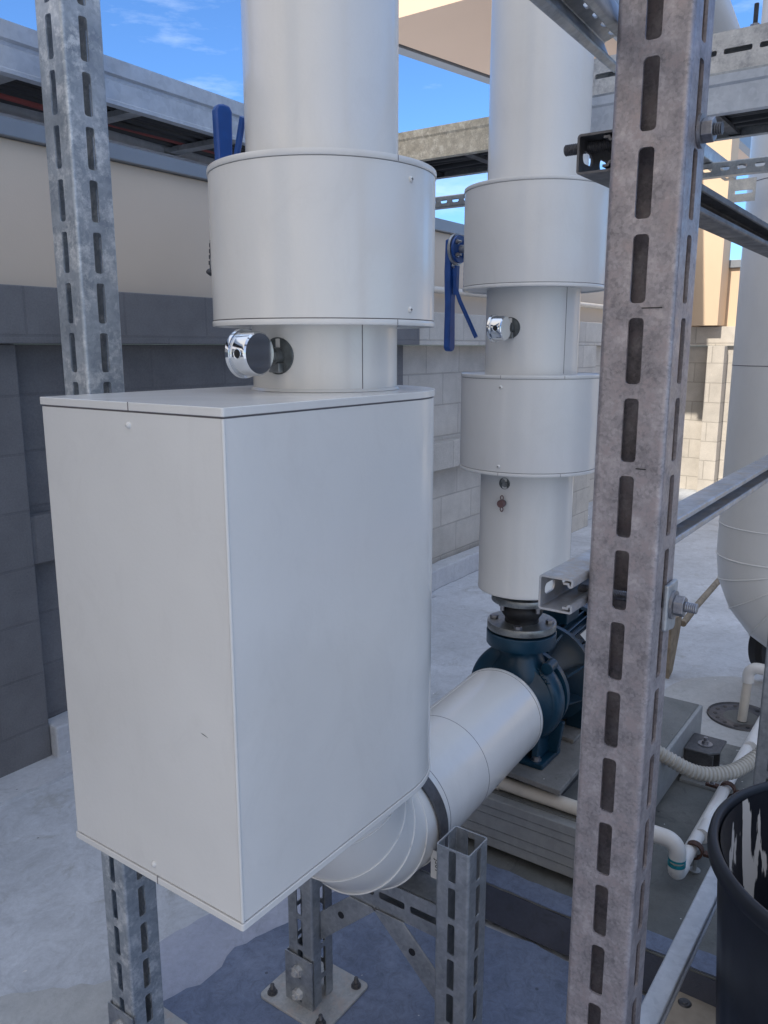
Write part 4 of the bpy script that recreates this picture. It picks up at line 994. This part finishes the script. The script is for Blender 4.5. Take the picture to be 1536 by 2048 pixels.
# leftover floor board
lb = thing('board_offcut', (1.76, 0.35, 0.0165), 'beige board offcut with a round screw head, between the tall post and the black bin', 'board')
MB().prism([(1.80, 0.425), (1.885, 0.335), (1.87, 0.10), (1.45, 0.12), (1.50, 0.36), (1.70, 0.415)], (0, 0, 0.0165), (1, 0, 0), (0, 1, 0), (0, 0, 0.03)).build('board', 'plywood', lb, 0, 0.003)
scx = Vector((1.735, 0.368, 0.0466))
MB().lathe([(0.0001, 0.004), (0.006, 0.004), (0.007, 0.002), (0.011, 0.002), (0.013, 0.003), (0.0155, 0.0)], scx, (0, 0, 1), 24).build('screw_head', 'steel_dark', lb, 30)

# ================================================================== BIN
bc = Vector((1.568, -0.010, 0.0)); bn = thing('black_bin', (bc.x, bc.y, 0.0166), 'large black ribbed plastic bin with white paint runs inside, at the lower right corner', 'bin')
RT = 0.315; HB = 0.64; RL = 0.262
prof = [(RL, 0.02)]
def rad_at(z): return RL+(RT-0.012-RL)*(z-0.02)/(HB-0.02)
vs = []; fs = []; n = 180; rows = [0.02, 0.10, 0.25, 0.40, 0.50, 0.56, HB-0.02]
for z in rows:
    for i in range(n):
        a = 2*math.pi*i/n; rib = 0.003 if (i % 10) in (0, 1, 2) and z < 0.48 else 0.0
        r_ = rad_at(z)-rib; vs.append(bc+Vector((r_*math.cos(a), r_*math.sin(a), z)))
for j in range(len(rows)-1):
    for i in range(n): fs.append([j*n+i, j*n+(i+1) % n, (j+1)*n+(i+1) % n, (j+1)*n+i])
MB().add(vs, fs).build('wall', 'bin_out', bn, 20)
MB().lathe([(0.001, 0.03), (RL-0.01, 0.03), (RT-0.017, HB-0.004)], bc, n=120).build('inner_wall', 'bin_in', bn, 30)
MB().lathe([(RT-0.013, HB-0.03), (RT-0.013, HB+0.002), (RT-0.009, HB+0.007), (RT-0.002, HB+0.008), (RT+0.004, HB+0.003), (RT+0.006, HB-0.010), (RT+0.005, HB-0.022), (RT+0.002, HB-0.025), (RT-0.010, HB-0.028)], bc, n=144, closed=True).build('rim', 'bin_rim', bn, 50)
m = MB(); hs = []
for sgn in (1,):
    arc = [bc+Vector((rad_at(0.50)*1.012*math.cos(a), rad_at(0.50)*1.012*math.sin(a), 0)) for a in [R(180-18+28*i/24-6) for i in range(25)]]
    for k, p in enumerate(arc):
        zt_ = 0.575; zb_ = 0.492+0.010*math.sin(math.pi*k/24)*0
        o_ = (p-bc).normalized(); hs += [p+Vector((0, 0, zb_)), p+Vector((0, 0, zt_)), p-o_*0.006+Vector((0, 0, zt_)), p-o_*0.006+Vector((0, 0, zb_))]
    fs = []
    for k in range(24):
        for q in range(4): fs.append([4*k+q, 4*k+(q+1) % 4, 4*k+4+(q+1) % 4, 4*k+4+q])
    fs += [[0, 1, 2, 3], [99, 98, 97, 96]]; m.add(hs, fs)
hd_ = m.build('handle_skirt', 'bin_rim', bn, 30, fix=True)
rg = [p+Vector((0, 0, 0.492))+(p-bc).normalized()*0.001 for p in arc]
MB().tube(rg, 0.004, 8).build('scuffed_edge', 'steel', hd_, 40)

# ================================================================== STRUTS
def strut(name, O, D, L, openv, label, mat='steel', size=0.041, slots=True, T=0.0025, group='steel strut channels', holes='round', off=0.0, hmat=None):
    """lipped C channel; O = centre of the web's outer face at one end, D direction, openv = direction the mouth faces"""
    D = Vector(D).normalized(); ov = Vector(openv); ov = (ov-D*ov.dot(D)).normalized(); s = D.cross(ov)
    O = Vector(O); t = thing(name, tuple(O), label, 'strut', group); h = size/2; r = 0.004
    # web with slots (outer face looks along -ov)
    pitch = 0.05; cells = []; k = 0; u = 0.0
    V = s if D.cross(s).dot(-ov) > 0 else -s
    wd = size-2*r
    while u < L-1e-6:
        e = min(L, u+pitch)
        if slots and e-u > pitch*0.99: cells.append((u, e, (u+pitch*0.5-0.014, u+pitch*0.5+0.014, wd/2-0.0065, wd/2+0.0065, 0.0064)))
        else: cells.append((u, e, None))
        u = e
    mb = MB(); mb.perf(O-V*(wd/2), D, V, L, wd, T, cells, k=4)
    for sg in (1, -1):
        prof = []
        # corner arc, flange, return lip (coordinates: a along s*sg, b along ov)
        for i in range(7): an = R(90*i/6); prof.append((h-r+r*math.sin(an), r-r*math.cos(an)))
        b_ = size
        for i in range(1, 7): an = R(90*i/6); prof.append((h-r+r*math.cos(an), b_-r+r*math.sin(an)))
        for i in range(1, 6): an = R(180*i/5); prof.append((h-0.0075-0.0015*0-0.0035*math.sin(an)*1.0, b_-0.0035+0.0035*math.cos(an)))
        prof.append((h-0.0075, b_-0.012))
        mb.sheet(prof, T, O, s*sg, ov, D*L)
    mb.build('channel', mat, t, 30)
    return t
sB = strut('strut_channel', (0.880, 0.3695, 1.7525), (1, 0, 0), 2.1, (0, -1, 0), 'dark strut channel crossing behind the tall post near its upper bolt, mouth facing right', 'steel_dark')
sC = strut('strut_channel', (0.826, 0.3695, 1.277), (1, 0, 0), 2.1, (0, -1, 0), 'lighter strut channel behind the tall post at its lower bolt, rust inside its end', 'steel_rusty')
sD = strut('strut_channel', (0.88, 0.3695, 0.2985), (1, 0, 0), 1.13, (0, -1, 0), 'low pale strut channel running from the tall post to behind the black bin', 'tray_blue')
# upper diagonal brace
pa = Vector((0.967, 0.362, 1.866)); dirA = Vector((-0.165, -0.012, 0.075)).normalized()
sA = strut('strut_channel', (1.065, 0.4015, 1.931), (-0.973, -0.184, -0.139), 0.64, (-0.25, -0.45, -1.0), 'perforated strut channel slanting down from the top of the picture to the tall post', 'steel', holes='slots')
# bolts through tall post
def through_rod(z, x, y_left, y_right, label, plate=False):
    t = thing('threaded_rod', (x, 0.29, z), label, 'bolt', 'rods through the tall post')
    m = thread_rod(MB(), (x, y_left, z), (x, y_right, z), 0.0062); m.build('rod', 'bolt' if plate else 'steel_dark', t, 40)
    y = 0.2495
    if plate:
        r = 0.014
        m = MB(); m.prism([(x-0.018, z-0.028), (x+0.014, z-0.033), (x+0.019, z-0.028), (x+0.019, z+0.026), (x-0.019, z+0.026), (x-0.019, z-0.026)], (0, y, 0), (1, 0, 0), (0, 0, 1), (0, -0.006, 0)); m.build('washer_plate', 'steel', t, 0, 0.002); y -= 0.0062
    m = MB(); m.cyl((x, y, z), (x, y-0.003, z), 0.0165, n=30); m.build('washer', 'bolt', t, 30)
    m = MB(); m.hexa((x, y-0.003, z), (0, -1, 0), 0.0125, 0.011); m.build('nut', 'bolt', t, 0, 0.0008)
    m = MB(); m.box((x-0.016, 0.3305, z-0.012), (x+0.016, 0.336, z+0.012)); m.build('spring_nut', 'bolt', t, 0, 0.001)
through_rod(1.765, 0.908, 0.395, 0.228, 'threaded rod and nut through the upper part of the tall post')
through_rod(1.262, 0.912, 0.355, 0.216, 'threaded rod with long washer plate low on the tall post', True)

# ================================================================== CABLE TRAYS
def rail(mb, a, d, L, z0, z1, face, T=0.002, lip=0.02):
    """side rail: C-shaped with a rolled top and a mid groove"""
    a = Vector(a); d = Vector(d).normalized(); f = Vector(face).normalized(); h = z1-z0
    prof = [(-lip, 0), (0.003, 0.0), (0.003, h*0.08), (0.0, h*0.11), (0.0, h*0.52), (-0.004, h*0.55), (-0.004, h*0.62), (0.003, h*0.66), (0.003, h), (-lip, h)]
    return mb.sheet(prof, T, Vector((a.x, a.y, z0)), f, (0, 0, 1), d*L)
TR = Vector((math.cos(R(1.6)), math.sin(R(1.6)), 0)); TN = Vector((-TR.y, TR.x, 0))
t1 = thing('cable_tray', (0, 1.58, 2.03), 'long galvanised cable ladder crossing the upper left behind the near riser', 'cable tray', 'cable trays')
a0 = Vector((-1.5, 1.425-0.035, 0))
m = rail(MB(), a0+TN*0.0, TR, 3.80, 2.028, 2.115, -TN, 0.002, 0.018); m.build('side_rail', 'tray_blue', t1, 30)
m = MB(); m.sheet([(-0.018, 0), (0, 0), (0, 0.087), (-0.018, 0.087)], 0.002, Vector((a0.x, a0.y, 2.028))+TN*0.262, TN, (0, 0, 1), TR*3.80); m.build('side_rail', 'tray_blue', t1, 30)
for k in range(13):
    o = a0+TR*(0.10+0.29*k)+TN*0.003; m = MB()
    m.sheet([(-0.016, 0.012), (-0.016, 0), (0.016, 0), (0.016, 0.012)], 0.0018, (o.x, o.y, 2.034), TR, (0, 0, 1), TN*0.256); m.build('rung', 'steel', t1, 0)
cb2 = thing('cable_bundle', (0, 1.58, 2.055), 'bundle of dark and red-brown cables lying in the left cable ladder', 'cables')
for k, (q, r_, mt) in enumerate(((0.03, 0.010, 'black'), (0.055, 0.012, 'black'), (0.085, 0.013, 'black'), (0.115, 0.012, 'black'), (0.145, 0.014, 'black'), (0.175, 0.012, 'black'), (0.202, 0.013, 'redcable'), (0.232, 0.012, 'black'))):
    pts = [a0+TR*(3.7*i/24)+TN*(q+0.006*math.sin(i*0.9+k*2))+Vector((0, 0, 2.042+r_+0.004*abs(math.sin(i*1.3+k)))) for i in range(25)]
    MB().tube(pts, r_, 10).build('cable', mt, cb2, 40)
m = MB().box((-1.5, 1.43, 2.071), (2.2, 1.70, 2.085)); m2 = MB(); m2.prism([(0.012, 0), (0.25, 0), (0.25, 3.7), (0.012, 3.7)], a0+Vector((0, 0, 2.070)), TN, TR, (0, 0, 0.012)); m2.build('cable_layer', 'black', cb2, 0)

t2_ = thing('cable_tray', (2.45, 1.0, 2.132), 'cable tray crossing behind the far riser and on past the tall post, mottled bright zinc', 'cable tray', 'cable trays')
Y0, Y1 = -1.2, 2.45
m = MB(); m.sheet([(0.024, 0), (0, 0), (0, 0.062), (-0.004, 0.068), (-0.004, 0.086), (0.020, 0.086)], 0.002, (2.30, 0.95, 2.132), (1, 0, 0), (0, 0, 1), (0, Y1-0.95, 0)); m.build('side_rail', 'steel_sunlit', t2_, 30)
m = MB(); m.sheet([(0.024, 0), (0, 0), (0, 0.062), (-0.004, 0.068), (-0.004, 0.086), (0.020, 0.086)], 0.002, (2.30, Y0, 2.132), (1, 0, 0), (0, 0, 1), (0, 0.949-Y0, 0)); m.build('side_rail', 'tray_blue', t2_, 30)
m = MB(); m.sheet([(-0.024, 0), (0, 0), (0, 0.086), (-0.020, 0.086)], 0.002, (2.60, Y0, 2.132), (1, 0, 0), (0, 0, 1), (0, Y1-Y0, 0)); m.build('side_rail', 'steel_tray', t2_, 30)
for k in range(15):
    y = Y0+0.1+0.245*k; m = MB(); m.sheet([(-0.014, 0.010), (-0.014, 0), (0.014, 0), (0.014, 0.010)], 0.0018, (2.303, y, 2.138), (0, 1, 0), (0, 0, 1), (0.294, 0, 0)); m.build('rung', 'steel_dark', t2_, 0)
cb3 = thing('cable_bundle', (2.45, 1.0, 2.15), 'thick dark cables lying in the tray behind the far riser', 'cables')
for k in range(7):
    pts = [Vector((2.335+0.038*k+0.004*math.sin(i+k), Y0+0.05+(Y1-Y0-0.1)*i/24, 2.150+0.014+0.006*math.sin(i*0.8+k*1.7))) for i in range(25)]
    MB().tube(pts, 0.016, 10).build('cable', 'black', cb3, 40)
pts = [Vector((2.33, 0.75-0.05*i, 2.20-0.0035*i*i*0.5+0.02*math.sin(i*0.4))) for i in range(20)]
m = MB().box((2.325, Y0+0.02, 2.176), (2.585, Y1-0.02, 2.190)); m.build('cable_layer', 'black', cb3, 0)

# slotted box channel resting on the right tray
sc1 = thing('slotted_channel', (2.33, 0.3, 2.22), 'weathered slotted channel lying on top of the right-hand cable tray', 'channel')
mb = MB(); z0_ = 2.228; h_ = 0.094
cells = slot_cells(-1.1, 1.02, 0.02, 0.0838, 0.0675, h_-0.006, 0.013)
mb.perf((2.305, 0, z0_+h_-0.003), (0, 1, 0), (0, 0, -1), 0, h_-0.006, 0.003, cells)
mb.perf((2.385, 0, z0_+0.003), (0, 1, 0), (0, 0, 1), 0, h_-0.006, 0.003, cells)
mb.box((2.305, -1.1, z0_+h_-0.003), (2.385, 1.02, z0_+h_)); mb.box((2.305, -1.1, z0_), (2.385, 1.02, z0_+0.003))
mb.build('channel', 'steel_pale', sc1, 30, fix=True)
mb = MB(); mb.box((2.295, -1.1, 2.2195), (2.42, 1.02, 2.2265)); mb.build('bearing_strip', 'steel', sc1, 0, 0.001)
# slender oval-holed strut further back
ss = strut('strut_channel', (2.75, -0.6, 2.085), (0, 1, 0), 2.45, (1, 0, 0), 'slender strut channel with oval holes below the tray, sky showing through', 'steel_tray', 0.041)
# cross bit and bracket near the right tray
ss2 = strut('strut_channel', (2.66, 0.735, 2.107), (1, 0, 0), 0.42, (0, 0, 1), 'short strut channel stub lying across under the right-hand tray', 'steel_tray', 0.04)
wb = thing('wall_bracket', (4.2, 0.97, 2.3), 'small grey slotted bracket fixed to the big pipe at the right edge', 'bracket')
mb = MB().perf((3.50, 0.84, 2.10), (0, -1, 0), (0, 0, 1), 0, 0.085, 0.004, [(0, 0.10, (0.02, 0.09, 0.030, 0.042, 0.004))]); mb.build('plate', 'steel_tray', wb, 30)

# ================================================================== RIGHT-HAND BIG PIPES
C3 = Vector((3.755, 0.607, 0)); R3 = 0.215
bg3 = thing('large_insulated_pipe', (C3.x, C3.y, 0.3), 'wide pale-clad vertical pipe with mitred elbow at the right edge', 'pipe')
zt3, zm = 2.9, 0.66
MB().lathe([(R3, zm), (R3, zt3)], C3, n=128).build('shaft', 'white_far', bg3, 40)
def hring(z, r=0.0016, mat='seam', nm='seam'):
    pr_ = [C3+Vector(((R3+0.0002)*math.cos(a), (R3+0.0002)*math.sin(a), z)) for a in [2*math.pi*i/96 for i in range(98)]]
    return MB().tube(pr_, r, 6, False).build(nm, mat, bg3, 60)
hring(1.475); hring(2.19); hring(0.80, 0.003, 'white_far', 'raised_seam')
# elbow turning right (towards -Y) and away
ED = Vector((-0.15, -1, 0)).normalized(); ER = 0.235
def e3(s): a = s*math.pi/2; return Vector((C3.x, C3.y, zm))+ED*(ER*(1-math.cos(a)))-Vector((0, 0, 1))*(ER*math.sin(a))
def e3t(s): a = s*math.pi/2; return (ED*math.sin(a)-Vector((0, 0, 1))*math.cos(a)).normalized()
sd3 = ED.cross(Vector((0, 0, 1))).normalized()
def ring3(s, r): 
    v = e3t(s).cross(sd3); return [e3(s)+sd3*(r*math.cos(2*math.pi*i/96))+v*(r*math.sin(2*math.pi*i/96)) for i in range(96)]
vs = []; fs = []; bs = [0, 0.17, 0.38, 0.59, 0.80, 1.0]
for s in bs: vs += ring3(s, R3)
for j in range(len(bs)-1):
    for i in range(96): fs.append([j*96+i, j*96+(i+1) % 96, (j+1)*96+(i+1) % 96, (j+1)*96+i])
el3 = MB().add(vs, fs).build('elbow', 'white_far', bg3, 25)
for s in bs[:-1]:
    q = ring3(s, R3+0.0005); MB().tube(q+[q[0], q[1]], 0.0035, 8, False).build('raised_seam', 'white_far', el3, 60)
MB().cyl(e3(1.0), e3(1.0)+ED*1.0, R3, n=96).build('run', 'white_far', bg3, 35)
# dark rubber wheel-like joint peeping out below the elbow
rj = thing('black_rubber_wheel', (4.0, 0.42, 0.0), 'black rubber round edge showing below the large elbow at right', 'wheel')
MB().lathe([(0.02, -0.03), (0.145, -0.04), (0.165, -0.02), (0.165, 0.02), (0.145, 0.04), (0.02, 0.03)], (4.02, 0.575, 0.185), (0.5, 0.75, 0), 64).build('tyre', 'rubber', rj, 40)
MB().cyl(Vector((4.02, 0.575, 0.185))-Vector((0.5, 0.75, 0)).normalized()*0.035, Vector((4.02, 0.575, 0.185))+Vector((0.5, 0.75, 0)).normalized()*0.035, 0.02, n=20).build('hub', 'steel_dark', rj, 30)
# pipe crossing at the top right and its rod
tr = thing('overhead_pipe', (2.7, 0.55, 2.31), 'grey-clad pipe end resting on the slotted channel in the top right corner', 'pipe')
MB().cyl((2.40, 0.395, 2.43), (3.6, 0.20, 2.65), 0.115, n=80).build('shell', 'white_far', tr, 35)
ub = thing('hanger_rod', (2.345, 0.56, 2.305), 'threaded rod with washer and nut on the slotted channel at top right', 'bolt')
zb_ = z0_+h_+0.0005
m = MB(); m.box((2.325, 0.50, zb_), (2.37, 0.56, zb_+0.004)); m.hexa((2.345, 0.53, zb_+0.004), (0, 0, 1), 0.012, 0.011); m.build('nut', 'bolt', ub, 0, 0.0008)
m = thread_rod(MB(), (2.345, 0.53, zb_+0.015), (2.345, 0.53, zb_+0.062), 0.006); m.build('rod', 'steel_dark', ub, 40)
pc = [Vector((2.35, 0.470, zb_)), Vector((2.35, 0.462, zb_+0.03)), Vector((2.36, 0.452, zb_+0.07)), Vector((2.37, 0.452, zb_+0.13)), Vector((2.38, 0.455, zb_+0.3))]
tag(MB().tube(catmull(pc, 6), 0.006, 10).build('sensor_cable', 'black', None, 40), 'thin black cable rising beside the overhead pipe at top right', 'cable')
dg = thing('diagonal_pipe', (3.2, 0.9, 2.4), 'lavender-grey pipe slanting behind the top of the tall post', 'pipe')
MB().cyl((3.16, 0.755, 2.40), (2.2, 0.93, 3.05), 0.075, n=48).build('shell', 'white_far', dg, 35)

# ================================================================== WOOD BITS BEHIND THE POST
ws = thing('wooden_stick', (4.2, 0.98, 0.0), 'mossy brown stick sticking out towards the big right pipe', 'stick')
MB().tube([(3.92, 0.99, 0.225), (4.15, 0.985, 0.26), (4.60, 0.97, 0.31)], 0.016, 12).build('stick', 'wood', ws, 30)
wp = thing('wooden_plank', (3.8, 0.99, 0.0), 'weathered tapering plank leaning just behind the tall post', 'plank')
MB().prism([(3.72, 0.30), (3.90, 0.28), (3.88, 0.20), (3.80, 0.02), (3.74, 0.0)], (0, 1.02, 0.0), (1, 0, 0), (0, 0, 1), (0, -0.03, 0)).build('board', 'wood', wp, 0, 0.002)
